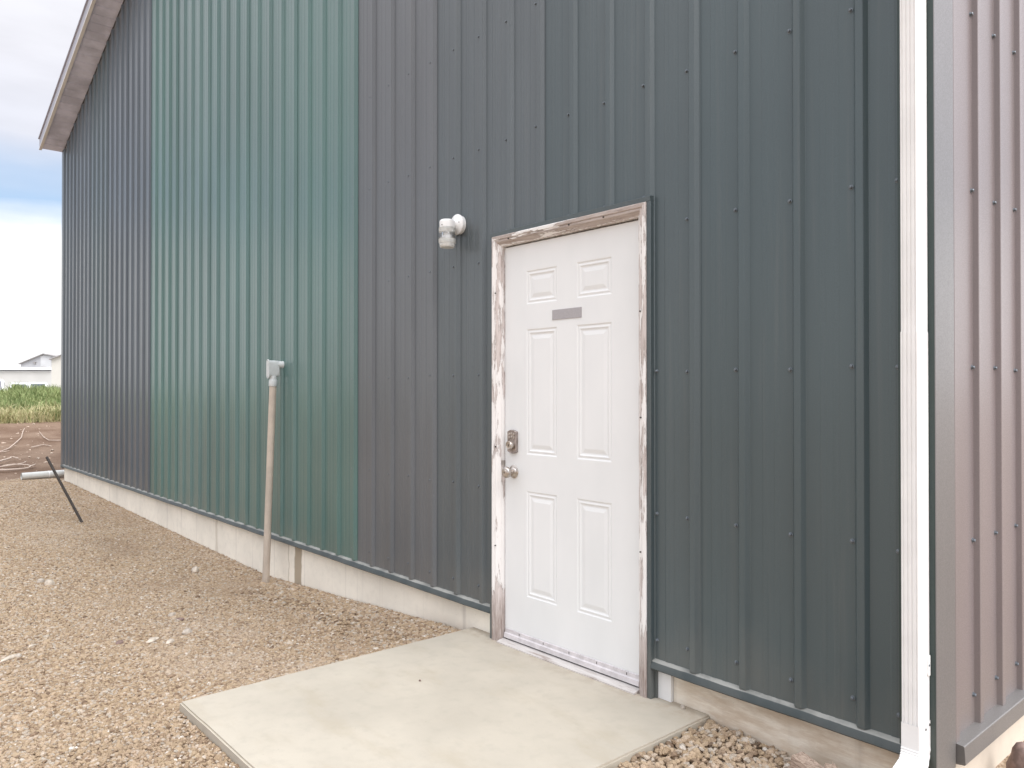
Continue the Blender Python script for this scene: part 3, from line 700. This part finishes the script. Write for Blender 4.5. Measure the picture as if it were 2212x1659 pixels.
# ---------------------------------------------------------------- wall lamp
lx, lz, ly = -2.51, 2.249, -.093
lamp = thing('wall_lamp', 'white jelly jar lamp on the siding left of the door', 'lamp', (lx, 0, lz))
bm = B(); lathe(bm, [(.052, .001), (.052, .019), (.0575, .021), (.0585, .027), (.057, .031), (.052, .034), (.036, .040), (.024, .050), (.018, .062), (.016, .075)], (lx, 0, lz), 'y', 40)
obj('wall_plate', bm, WHITE, lamp, smooth=True)
for s_ in (-1, 1): bm = B(); lathe(bm, [(.0042, .034), (.0036, .0405)], (lx+s_*.036, 0, lz+.006), 'y', 10); obj('plate_screw', bm, DARK, lamp)
bm = B(); lathe(bm, [(.0405, 2.222), (.043, 2.223), (.0435, 2.252), (.042, 2.260), (.036, 2.2655), (.020, 2.269), (.0005, 2.270)], (lx, ly, 0), 'z', 40)
cap_ = obj('socket_cap', bm, WHITE, lamp, smooth=True)
bm = B(); lathe(bm, [(.0032, 0), (.0026, .0022)], (lx+.010, ly-.0425, 2.232), 'y', 10); obj('cap_screw', bm, DARK, cap_)
# ribbed glass jar, real wall thickness
prof_o = [(.0405, 2.2225)]
for k in range(5): z = 2.2195-.0055*k; prof_o += [(.0475, z), (.0425, z-.0028)]
prof_o += [(.0450, 2.190), (.0450, 2.166)]
for k in range(5): z = 2.163-.0065*k; prof_o += [(.0485, z), (.0430, z-.0032)]
prof_o += [(.0425, 2.128), (.0415, 2.116), (.038, 2.112), (.0005, 2.112)]
bm = B(); lathe(bm, prof_o+[(.0005, 2.116), (.036, 2.117), (.0385, 2.120), (.0400, 2.160), (.0405, 2.19), (.0385, 2.2205)], (lx, ly, 0), 'z', 48)
def glass():
    m = M('jar_glass', .12); m.b.inputs['Transmission Weight'].default_value = .0; z = m.pos()['Z']
    # frosted bottom and top, clear band in the middle: the object origin sits at the lamp's base
    fr_ = m.math('ADD', m.range(z, 2.166-lz, 2.155-lz), m.range(z, 2.190-lz, 2.200-lz), clamp=True)
    tr = m.n('BsdfTransparent'); gl_ = m.n('BsdfGlossy'); gl_.inputs['Roughness'].default_value = .1
    df = m.n('BsdfDiffuse'); df.inputs[0].default_value = (.96, .96, .95, 1); tl = m.n('BsdfTranslucent'); tl.inputs[0].default_value = (.95, .95, .93, 1)
    lw = m.n('LayerWeight'); lw.inputs[0].default_value = .35
    a = m.n('MixShader'); m.l(lw.outputs['Fresnel'], a.inputs[0]); m.l(tr.outputs[0], a.inputs[1]); m.l(gl_.outputs[0], a.inputs[2])
    b = m.n('MixShader'); b.inputs[0].default_value = .5; m.l(df.outputs[0], b.inputs[1]); m.l(tl.outputs[0], b.inputs[2])
    b2 = m.n('MixShader'); b2.inputs[0].default_value = .12; m.l(b.outputs[0], b2.inputs[1]); m.l(gl_.outputs[0], b2.inputs[2])
    c = m.n('MixShader'); m.l(m.range(fr_, 0, 1, .10, .86, False), c.inputs[0]); m.l(a.outputs[0], c.inputs[1]); m.l(b2.outputs[0], c.inputs[2])
    m.l(c.outputs[0], m.t.nodes['Material Output'].inputs[0]); return m.m
obj('glass_jar', bm, glass(), lamp, smooth=True)
bm = B(); lathe(bm, [(.013, 2.222), (.013, 2.200), (.018, 2.192), (.027, 2.176), (.030, 2.162), (.028, 2.148), (.020, 2.138), (.0005, 2.133)], (lx, ly, 0), 'z', 32)
obj('light_bulb', bm, plain('frosted_bulb', (.80, .79, .78), .35, 0, .02), lamp, smooth=True)

# ---------------------------------------------------------------- electrical conduit
ct, cb = Vector((-4.823, -.078, 1.40)), Vector((-4.862, -.120, -.26))
con = thing('electrical_conduit', 'tan conduit pipe with grey elbow box rising against the green siding', 'conduit', (cb.x, cb.y, -.2))
d_ = (ct-cb); bm = B(); tube(bm, [cb, cb+d_*.5, ct], .0275, 24); pp = obj('pipe', bm, PIPE, con, smooth=True)
bm = B(); tube(bm, [ct-d_*.032, ct-d_*.030, ct-d_*.002, ct], .0325, 24, rads=[.0305, .0325, .0325, .0305]); tube(bm, [ct, ct+Vector((0, 0, .030))], .027, 20); obj('collar', bm, GREYP, con, smooth=True)
def oblong(w, h, n=9):
    o = []; r = w/2
    for k in range(n+1): a = math.pi*k/n; o.append((r*math.cos(a), h/2-r+r*math.sin(a)))
    for k in range(n+1): a = math.pi+math.pi*k/n; o.append((r*math.cos(a), -h/2+r+r*math.sin(a)))
    return o
bx, bz = ct.x, 1.485
bm = B(); o_ = oblong(.046, .130); rr = []
for y, s_ in ((-.1175, 1.), (-.070, 1.0), (-.045, .96), (-.036, .86)): rr.append([bm.verts.new((bx+a*s_, y, bz+b*(s_*.35+.65))) for a, b in o_])
for p, q in zip(rr, rr[1:]):
    for k in range(len(p)): bm.faces.new((p[k], p[(k+1) % len(p)], q[(k+1) % len(p)], q[k]))
bm.faces.new(rr[0]); bm.faces.new(rr[-1]); obj('elbow_box', bm, GREYP, con, smooth=True)
bm = B(); o_ = oblong(.052, .150); rr = []
for y, s_ in ((-.1178, 1.), (-.1225, 1.), (-.1240, .94)): rr.append([bm.verts.new((bx+a*s_, y, bz-.002+b*(s_*.5+.5))) for a, b in o_])
for p, q in zip(rr, rr[1:]):
    for k in range(len(p)): bm.faces.new((p[k], p[(k+1) % len(p)], q[(k+1) % len(p)], q[k]))
bm.faces.new(rr[0]); bm.faces.new(rr[-1]); cov = obj('cover', bm, GREYP, con)
for s_ in (-1, 1): bm = B(); lathe(bm, [(.0035, .124), (.003, .1255)], (bx, 0, bz-.002+s_*.064), 'y', 8); obj('cover_screw', bm, SCREW, cov)
bm = B(); lathe(bm, [(.031, .0), (.031, .008), (.027, .014), (.025, .05)], (bx, 0, bz+.034), 'y', 24); obj('wall_hub', bm, GREYP, con, smooth=True)

# ---------------------------------------------------------------- loose things on the ground
def rod(name, p0, p1, w, t, m_):
    bm = B(); d = (Vector(p1)-Vector(p0)); L_ = d.length; d.normalize(); u = d.cross(Vector((0, 1, 0))).normalized(); v = d.cross(u)
    c = [bm.verts.new(Vector(p0)+u*a*w+v*b*t+d*e_*L_) for e_ in (0, 1) for a, b in ((-.5, -.5), (.5, -.5), (.5, .5), (-.5, .5))]
    for f in ((0, 1, 2, 3), (4, 5, 6, 7), (0, 1, 5, 4), (1, 2, 6, 5), (2, 3, 7, 6), (3, 0, 4, 7)): bm.faces.new([c[i] for i in f])
    bev(bm, .002, 1); return bm
tag(obj('metal_stake', rod('s', (-8.50, -.565, -.26), (-8.90, -.894, .575), .030, .022, BLACK), BLACK, loc=(-8.52, -.58, -.15)), 'black metal stake leaning out of the gravel', 'stake')
# white pipe
pip = thing('plastic_pipe', 'white plastic drain pipe lying at the far corner of the building', 'pipe', (-13.25, -.4, -.08))
q0, q1 = Vector((-13.2, -.47, -.035)), Vector((-13.30, .75, -.022)); dq = (q1-q0)
bm = B(); tube(bm, [q0, q0+dq], .055, 28, cap=False); tube(bm, [q0, q0+dq], .049, 28, cap=False); obj('pipe', bm, WHITEP, pip, smooth=True)
bm = B(); tube(bm, [q0+dq*.30, q0+dq*.315], .057, 28); obj('joint_ring', bm, WHITE, pip, smooth=True)

PEB = plain('pale_river_stone', (.50, .43, .355), .7, 0, .2, 30)
PEBD = plain('dark_brown_stone', (.20, .135, .115), .7, 0, .25, 40)
PEBG = plain('grey_river_stone', (.42, .365, .31), .7, 0, .2, 40)
def pebble(p, s, m_, label, seed, rz=0):
    bm = B(); bmesh.ops.create_icosphere(bm, subdivisions=3, radius=1)
    for v in bm.verts:
        n_ = noise.noise(v.co*1.1+Vector((seed*3.1, 0, 0)))*.28+noise.noise(v.co*2.6+Vector((0, seed, 0)))*.08
        v.co = v.co*(1+n_); v.co = Vector((v.co.x*s[0], v.co.y*s[1], v.co.z*s[2]))
    bmesh.ops.rotate(bm, verts=bm.verts[:], cent=(0, 0, 0), matrix=Matrix.Rotation(rz, 3, 'Z'))
    z = ground_z(p[0], p[1]) if len(p) < 3 else p[2]
    bmesh.ops.translate(bm, verts=bm.verts[:], vec=(p[0], p[1], z+s[2]*.55))
    tag(obj('stone', bm, m_, smooth=True, loc=(p[0], p[1], z)), label, 'stone', 'larger stones lying on the gravel')
RT = Vector((math.sin(YAW), math.cos(YAW), 0)); UP = RT.cross(FWD)
def gp(px, py, z):                    # layout aid: where a sight line of the survey meets height z
    r = FWD+RT*((px-1106)/1673)+UP*((829.5-py)/1673); t = (z-CAM.z)/r.z; p = CAM+r*t; return p.x, p.y
STONES = [(422, 1233, .034, .028, .030, PEB, 'pale wedge shaped stone alone on the gravel below the conduit'),
 (107, 1262, .034, .028, .030, PEB, 'pale rounded stone, the larger of the touching pair at the left'),
 (88, 1256, .026, .022, .022, PEBG, 'dull tan stone, the smaller of the touching pair at the left'),
 (405, 1366, .032, .024, .020, PEBG, 'light grey rounded stone at the right of the stone cluster'),
 (330, 1382, .045, .022, .012, PEB, 'flat pale stone half sunk in the middle of the gravel'),
 (368, 1385, .036, .018, .012, PEB, 'slim cream stone just right of the flat pale stone'),
 (389, 1338, .024, .018, .014, PEBD, 'small reddish brown stone above the grey rounded stone'),
 (372, 1328, .024, .020, .016, PEBG, 'small grey brown stone at the top of the cluster'),
 (258, 1389, .026, .020, .015, PEBD, 'dark purple brown stone left of the flat pale stone'),
 (18, 1423, .052, .016, .014, PEB, 'long thin whitish stone near the left edge of the picture'),
 (40, 1417, .018, .016, .014, PEBG, 'small round stone beside the long thin whitish one'),
 (70, 1393, .026, .010, .008, PEB, 'narrow white chip lying above the long thin whitish stone'),
 (595, 1300, .018, .014, .012, PEBG, 'small grey stone on the gravel between conduit and slab'),
 (815, 1330, .030, .022, .012, PEBG, 'flat grey stone at the foot of the concrete wall left of the door'),
 (1635, 1588, .020, .016, .016, PEB, 'white stone against the stem wall right of the slab')]
for k, (px, py, a, b, c, m_, lab) in enumerate(STONES):
    x, y = gp(px, py, -.1); x, y = gp(px, py, ground_z(x, y)+.01); x, y = gp(px, py, ground_z(x, y)+.01)
    pebble((x, min(y, -.005-b*.5)), (a, b, c), m_, lab, k+1, R(130) if a > 1.4*b else R(40*k))
x, y = gp(1475, 1527, .006); pebble((x, y, 0), (.0105, .009, .009), PEBG, 'small grey pebble on the slab near the wall right of the door', 31)
x, y = gp(907, 1470, .003); pebble((x, y, 0), (.006, .005, .005), PEBD, 'tiny dark pebble alone on the middle of the slab', 32)

# split wood scraps against the wall at the bottom right
def scrap(p, L_, w, h, rz, tilt, label, seed):
    bm = B(); nx, ny = 14, 7
    for lay in range(3):
        z0 = h*lay/3; z1 = z0+h/3*.9; l0 = L_*(1-.13*lay*random.random()); off = random.uniform(-.006, .006)
        rows = []
        for i in range(nx+1):
            t = i/nx-.5; jw = 1+.10*noise.noise(Vector((t*5, lay, seed)))
            end = .010*random.random() if i in (0, nx) else 0
            ring = [(-.5, z0), (-.2, z0-.001), (.2, z0), (.5, z0+.001), (.5, z1), (.22, z1+.0015*math.sin(i*2)), (0, z1-.002), (-.2, z1+.001*math.sin(i*3)), (-.5, z1)]
            rows.append([bm.verts.new((l0*t*(1)+(end if t < 0 else -end)*random.uniform(-1, 1), w*a*jw+off, b)) for a, b in ring])
        for a, b in zip(rows, rows[1:]):
            for k in range(len(a)): bm.faces.new((a[k], a[(k+1) % len(a)], b[(k+1) % len(a)], b[k]))
        bm.faces.new(rows[0]); bm.faces.new(rows[-1])
    mt = Matrix.Rotation(rz, 4, 'Z') @ Matrix.Rotation(tilt, 4, 'Y')
    bmesh.ops.transform(bm, matrix=mt, verts=bm.verts[:]); bmesh.ops.translate(bm, verts=bm.verts[:], vec=p)
    tag(obj('wood_scrap', bm, SCRAP, loc=p), label, 'wood scrap', 'broken wood scraps by the wall')
x, y = gp(1745, 1652, -.06); scrap((x+.062, -.075, -.042), .120, .060, .060, R(-8), R(14), 'split brown block of wood against the stem wall', 1)
x, y = gp(1850, 1668, -.06); scrap((x+.02, -.08, -.035), .10, .045, .055, R(-10), R(24), 'small dark wood splinter cut off by the bottom edge near the downspout', 2)
x, y = gp(2216, 1640, -.0); pebble((x, y, -.08), (.06, .05, .085), PEBD, 'rough brown stone at the bottom right corner of the picture', 40)

# bleached branches on the dirt
def stick(pix, r, label, z_add=0.02):
    r *= .72
    pts = []
    for px, py, dz in pix:
        q = FWD+RT*((px-1106)/1673)+UP*((829.5-py)/1673); t = 9.
        while t < 30 and (CAM+q*t).z > bank((CAM+q*t).x)+dz*.5+.04: t += .005
        p = CAM+q*t; pts.append(Vector((p.x, p.y, p.z)))
    fine = []
    for a, b in zip(pts, pts[1:]):
        for k in range(4):
            t = k/4; fine.append(a.lerp(b, t)+Vector((random.uniform(-1, 1), random.uniform(-1, 1), random.uniform(-.5, .5)))*r*.45)
    fine.append(pts[-1]); n_ = len(fine)
    bm = B(); tube(bm, fine, r, 8, rads=[r*(1-.6*i/n_) for i in range(n_)])
    return tag(obj('branch', bm, STICK, smooth=True, loc=pts[0]), label, 'branch', 'bleached branches on the bare dirt')
stick([(-25, 985, .0), (20, 968, .01), (46, 945, .02), (50, 930, .03), (53, 925, .03)], .014, 'long thin bent branch reaching up the dirt slope on the left edge')
stick([(140, 951, .0), (105, 951, .01), (94, 944, .01), (85, 932, .02)], .013, 'forked thin branch on the dirt right beside the building corner')
stick([(-20, 1016, .0), (28, 1014, .01), (58, 1011, .01), (76, 1003, .03)], .030, 'thick pale branch at the bottom of the branch pile')
stick([(-22, 1003, .04), (14, 992, .05), (28, 987, .06), (40, 990, .05)], .028, 'branch lying across the top of the branch pile')
stick([(5, 1007, .03), (30, 1003, .04), (60, 1004, .03), (72, 1007, .01)], .022, 'grey branch in the middle of the branch pile')
stick([(-15, 1010, .02), (20, 1006, .03), (48, 1001, .05), (58, 996, .05)], .018, 'thin branch sticking out of the branch pile at its right end')
stick([(-8, 975, .0), (8, 976, .01), (20, 973, .02)], .013, 'short twig below the long bent branch on the left edge')
stick([(68, 966, .0), (95, 960, .01), (112, 964, .0)], .015, 'short pale stick half buried in the middle of the dirt slope')
# chips and clods on the dirt
bm = B()
for _ in range(380):
    x = random.uniform(-21, -13.1); y = random.uniform(-1.6, 2.2); s_ = random.choice((.007, .009, .012, .024))*random.uniform(.6, 1.3)
    m4 = Matrix.Translation((x, y, ground_z(x, y)+s_*.2)) @ Matrix.Rotation(random.uniform(0, 6), 4, 'Z') @ Matrix.Diagonal((s_*random.uniform(1, 2.6), s_, s_*.6, 1))
    bmesh.ops.create_icosphere(bm, subdivisions=1, radius=1, matrix=m4)
ch = obj('debris', bm, None); ch.data.materials.append(plain('pale_chip', (.55, .44, .35), .9, 0, .3, 3)); ch['kind'] = 'stuff'; tag(ch, 'small pale wood chips and clods strewn over the brown dirt', 'debris')

# grass: green weeds on the bank, dry stalks at its foot
def blades(n, fx, fy, h, w, lean):
    V, F = [], []
    for _ in range(n):
        x, y = fx(), fy(); z = ground_z(x, y)-.02; hh = h(x, y); a = random.uniform(0, 6.28); ln = random.uniform(.1, lean)*hh; b = random.uniform(0, 6.28)
        dx, dy = math.cos(a)*w, math.sin(a)*w; lx_, ly_ = math.cos(b)*ln, math.sin(b)*ln
        i = len(V)
        V += [(x-dx, y-dy, z), (x+dx, y+dy, z), (x+lx_*.45+dx*.8, y+ly_*.45+dy*.8, z+hh*.6), (x+lx_*.45-dx*.8, y+ly_*.45-dy*.8, z+hh*.6), (x+lx_, y+ly_, z+hh*(1-.15*ln/hh))]
        F += [(i, i+1, i+2, i+3), (i+3, i+2, i+4)]
    return V, F
def grass_obj(name, V, F, m_, label):
    me = bpy.data.meshes.new(name); me.from_pydata(V, [], F); me.materials.append(m_); o = bpy.data.objects.new(name, me); C.objects.link(o); o['kind'] = 'stuff'; return tag(o, label, 'grass')
def gmat(name, a, b, c):
    m = M(name, .7, 0, .25); f = m.noise(1.7, (1, 1, 1), 4); g_ = m.noise(23, (1, 1, .2), 3)
    k = m.mix(m.range(f, .35, .65), a, b); m.col(m.mix(m.range(g_, .45, .7), k, c))
    m.b.inputs['Subsurface Weight'].default_value = 0; return m.m
u = random.uniform
V, F = blades(42000, lambda: u(-28, -20.2), lambda: random.triangular(-4, 5.5, 1.2), lambda x, y: u(.06, .24)*max(.35, 1+1.9*noise.noise(Vector((x*1.1, y*1.1, 3)))+.8*noise.noise(Vector((x*3.5, y*3.5, 8)))), .011, .7)
grass_obj('grass', V, F, gmat('green_grass', (.145, .20, .07), (.26, .31, .125), (.37, .38, .18)), 'tall green weeds growing along the top of the earth bank')
V, F = blades(4200, lambda: -20.1-abs(random.gauss(0, .6)), lambda: random.triangular(-3.5, 5, 1.3), lambda x, y: u(.12, .42), .009, 1.1)
grass_obj('dry_grass', V, F, gmat('dry_grass', (.42, .38, .20), (.56, .48, .29), (.28, .31, .12)), 'dry straw coloured stalks at the foot of the green bank')

# ---------------------------------------------------------------- far buildings and vehicles
def far(px, d):                                        # a spot d metres out along a survey line, at ground height
    r = FWD+RT*((px-1106)/1673); r.z = 0; return CAM.xy+r.xy*d
FH = Vector((FWD.x, FWD.y, 0)).normalized(); RH = RT
def fbox(bm, org, r0, r1, f0, f1, z0, z1):
    """box in a frame turned with the yard's street: along RH and FH from org"""
    P_ = lambda r, f_, z: Vector((org[0], org[1], 0))+RH*r+FH*f_+Vector((0, 0, z))
    v = [bm.verts.new(P_(r, f_, z)) for r in (r0, r1) for f_ in (f0, f1) for z in (z0, z1)]
    for f in ((0, 1, 3, 2), (4, 6, 7, 5), (0, 4, 5, 1), (2, 3, 7, 6), (0, 2, 6, 4), (1, 5, 7, 3)): bm.faces.new([v[i] for i in f])
def fprism(bm, org, pts, f0, f1):
    P_ = lambda r, f_, z: Vector((org[0], org[1], 0))+RH*r+FH*f_+Vector((0, 0, z))
    a = [bm.verts.new(P_(r, f0, z)) for r, z in pts]; b = [bm.verts.new(P_(r, f1, z)) for r, z in pts]; n = len(pts)
    for k in range(n): bm.faces.new((a[k], a[(k+1) % n], b[(k+1) % n], b[k]))
    bm.faces.new(a); bm.faces.new(b)
FW = plain('far_white_siding', (.60, .585, .555), .6, 0, .03, .3); FG = plain('far_grey_siding', (.50, .50, .52), .6, 0, .05, .3)
FC = plain('far_cream_siding', (.64, .61, .55), .6, 0, .03, .3); FR = plain('far_roof', (.60, .60, .61), .6, 0, .05, .4); FD = plain('far_dark_trim', (.34, .32, .31), .6); FWR = plain('far_white_roof', (.78, .78, .79), .5)
GLS = plain('vehicle_glass', (.05, .06, .07), .08, 0, .1); VW = plain('vehicle_white_paint', (.75, .75, .74), .25, 0, .02)
# long low building, 130 m out
D1 = 130; k1 = D1/1673; o1 = far(0, D1); X = lambda px: px*k1; Z = lambda py: 1.32+(842-py)*k1
b1_ = thing('long_building', 'long low white building with flat roof edge beyond the grass', 'building', (o1.x, o1.y, 0))
bm = B(); fbox(bm, o1, X(-120), X(118), 0, 18, -.2, Z(801)); wl1 = obj('wall', bm, FW, b1_)
bm = B(); fbox(bm, o1, X(-121), X(112), -.5, 18.3, Z(799.3), Z(794.5)); obj('roof_edge', bm, FWR, b1_)
bm = B(); fprism(bm, o1, [(X(-121), Z(794.5)), (X(112), Z(794.5)), (X(112), Z(793.6)), (X(-121), Z(791.6))], -.2, 18); obj('roof', bm, FR, b1_)
bm = B(); fbox(bm, o1, X(-115), X(111), -.03, 0, Z(802.2), Z(800.9)); obj('eave_shadow_strip', bm, FR, wl1)  # thin strip put in for the shadow line under the eave
for c in (10, 66): bm = B(); fbox(bm, o1, X(c), X(c+1.6), 3, 4, Z(794), Z(790.5)); obj('roof_vent', bm, FD, b1_)
for c in (-60, -20, 20, 60):
    bm = B(); fbox(bm, o1, X(c), X(c+14), -.06, -.001, -.1, Z(828)); obj('loading_door', bm, FWR, b1_)
# grey gabled warehouse, 165 m out
D2 = 165; k2 = D2/1673; o2 = far(0, D2); X = lambda px: px*k2; Z = lambda py: 1.32+(842-py)*k2
b2_ = thing('gabled_warehouse', 'pale grey gabled warehouse rising behind the long low building', 'building', (o2.x, o2.y, 0))
bm = B(); fprism(bm, o2, [(X(45), -.2), (X(172), -.2), (X(172), Z(780)), (X(96), Z(765.2)), (X(45), Z(786))], 0, 30); wl2 = obj('wall', bm, FG, b2_)
bm = B(); fprism(bm, o2, [(X(43), Z(787)), (X(96), Z(765)), (X(96), Z(763.4)), (X(43), Z(785.2))], -.6, 31); fprism(bm, o2, [(X(96), Z(765)), (X(174), Z(780.6)), (X(174), Z(779)), (X(96), Z(763.4))], -.6, 31)
obj('roof', bm, FD, b2_)
bm = B(); fbox(bm, o2, X(88), X(110), -.1, -.001, -.1, Z(768.5)); obj('sliding_door', bm, FR, b2_)
bm = B(); fbox(bm, o2, X(72.5), X(79), -.35, -.001, Z(783), Z(781.6)); fbox(bm, o2, X(75.5), X(77), -.35, -.001, Z(787), Z(783)); obj('wall_vent', bm, FD, b2_)
bm = B(); fbox(bm, o2, X(117.5), X(118.6), 6, 6.4, Z(766), Z(755)); obj('flue', bm, FD, b2_)
# cream building, 95 m out
D3 = 95; k3 = D3/1673; o3 = far(0, D3); X = lambda px: px*k3; Z = lambda py: 1.32+(842-py)*k3
b3_ = thing('cream_shed', 'cream coloured shed with sloping dark roof edge just left of the siding corner', 'building', (o3.x, o3.y, 0))
bm = B(); fprism(bm, o3, [(X(111), -.2), (X(250), -.2), (X(250), Z(778)), (X(181), Z(750)), (X(111), Z(777))], 0, 20); obj('wall', bm, FC, b3_)
bm = B(); fprism(bm, o3, [(X(109.5), Z(777.6)), (X(181), Z(750.2)), (X(181), Z(748.4)), (X(109.5), Z(775.4))], -.4, 20.4); fprism(bm, o3, [(X(181), Z(750.2)), (X(252), Z(778.6)), (X(252), Z(776.4)), (X(181), Z(748.4))], -.4, 20.4)
obj('roof', bm, FD, b3_)
# vans parked in front, 78 m out, only their tops above the grass
def van(px, label, wid=1.7, ht=2.16, d=78, first=None):
    o = far(px, d); t = thing('parked_van', label, 'van', (o.x, o.y, -.1), 'white vans parked beyond the bank')
    FH = Vector((o.x-CAM.x, o.y-CAM.y, 0)).normalized(); RH = FH.cross(Vector((0, 0, 1)))
    def sec(f_, z0, z1, w): return [(-w/2, z0), (w/2, z0), (w/2*.99, z0+(z1-z0)*.55), (w/2*.93, z1-.12), (w/2*.8, z1), (-w/2*.8, z1), (-w/2*.93, z1-.12), (-w/2*.99, z0+(z1-z0)*.55)]
    P_ = lambda r, f_, z: Vector((o.x, o.y, -.1))+RH*r+FH*f_+Vector((0, 0, z))
    st_ = [(0, .30, .85, wid*.86), (.15, .28, 1.0, wid*.97), (1.0, .28, 1.15, wid), (1.75, .28, ht-.06, wid), (2.2, .28, ht, wid), (4.7, .28, ht, wid), (4.9, .32, ht-.08, wid*.97)]
    bm = B(); rr = [[bm.verts.new(P_(r, f_, z)) for r, z in sec(f_, z0, z1, w)] for f_, z0, z1, w in st_]
    for a, b in zip(rr, rr[1:]):
        for k in range(8): bm.faces.new((a[k], a[(k+1) % 8], b[(k+1) % 8], b[k]))
    bm.faces.new(rr[0]); bm.faces.new(rr[-1]); obj('body', bm, VW, t, smooth=True)
    bm = B(); w_ = wid*.80
    v = [P_(-w_/2, 1.04, 1.22), P_(w_/2, 1.04, 1.22), P_(w_/2*.88, 1.66, ht-.20), P_(-w_/2*.88, 1.66, ht-.20)]
    off = (FH*-.03+Vector((0, 0, .03))); a = [bm.verts.new(q+off) for q in v]; b = [bm.verts.new(q+off+FH*.02-Vector((0, 0, .02))) for q in v]
    for k in range(4): bm.faces.new((a[k], a[(k+1) % 4], b[(k+1) % 4], b[k]))
    bm.faces.new(a); bm.faces.new(b); obj('windscreen', bm, GLS, t)
    for s_ in (-1, 1):
        for f0, f1 in ((1.9, 2.7), (2.9, 4.4)):
            bm = B(); q = [(P_(s_*(wid/2*.985+.004), f_, z)) for f_, z in ((f0, 1.28), (f1, 1.28), (f1, ht-.32), (f0+.15, ht-.32))]
            a = [bm.verts.new(p) for p in q]; b = [bm.verts.new(p-RH*s_*.03) for p in q]
            for k in range(4): bm.faces.new((a[k], a[(k+1) % 4], b[(k+1) % 4], b[k]))
            bm.faces.new(a); bm.faces.new(b); obj('side_window', bm, GLS, t)
        bm = B(); tube(bm, [P_(s_*wid*.36, -.03, .62), P_(s_*wid*.36, .10, .62)], .11, 12); obj('headlight', bm, FR, t)
        for f_ in (.9, 3.9):
            bm = B(); c = P_(s_*(wid/2-.12), f_, .33); tube(bm, [c-RH*.11, c+RH*.11], .33, 20); wh = obj('wheel', bm, RUBBER, t)
            bm = B(); tube(bm, [c-RH*.115, c+RH*.115], .19, 16); obj('rim', bm, FR, wh)
    return t
van(42, 'white van, the left one of two parked side by side beyond the grass')
van(82, 'white van, the right one of two parked side by side beyond the grass', 1.8, 2.2)
van(-16, 'white van partly cut off by the left edge beyond the grass', 2.1, 2.5)
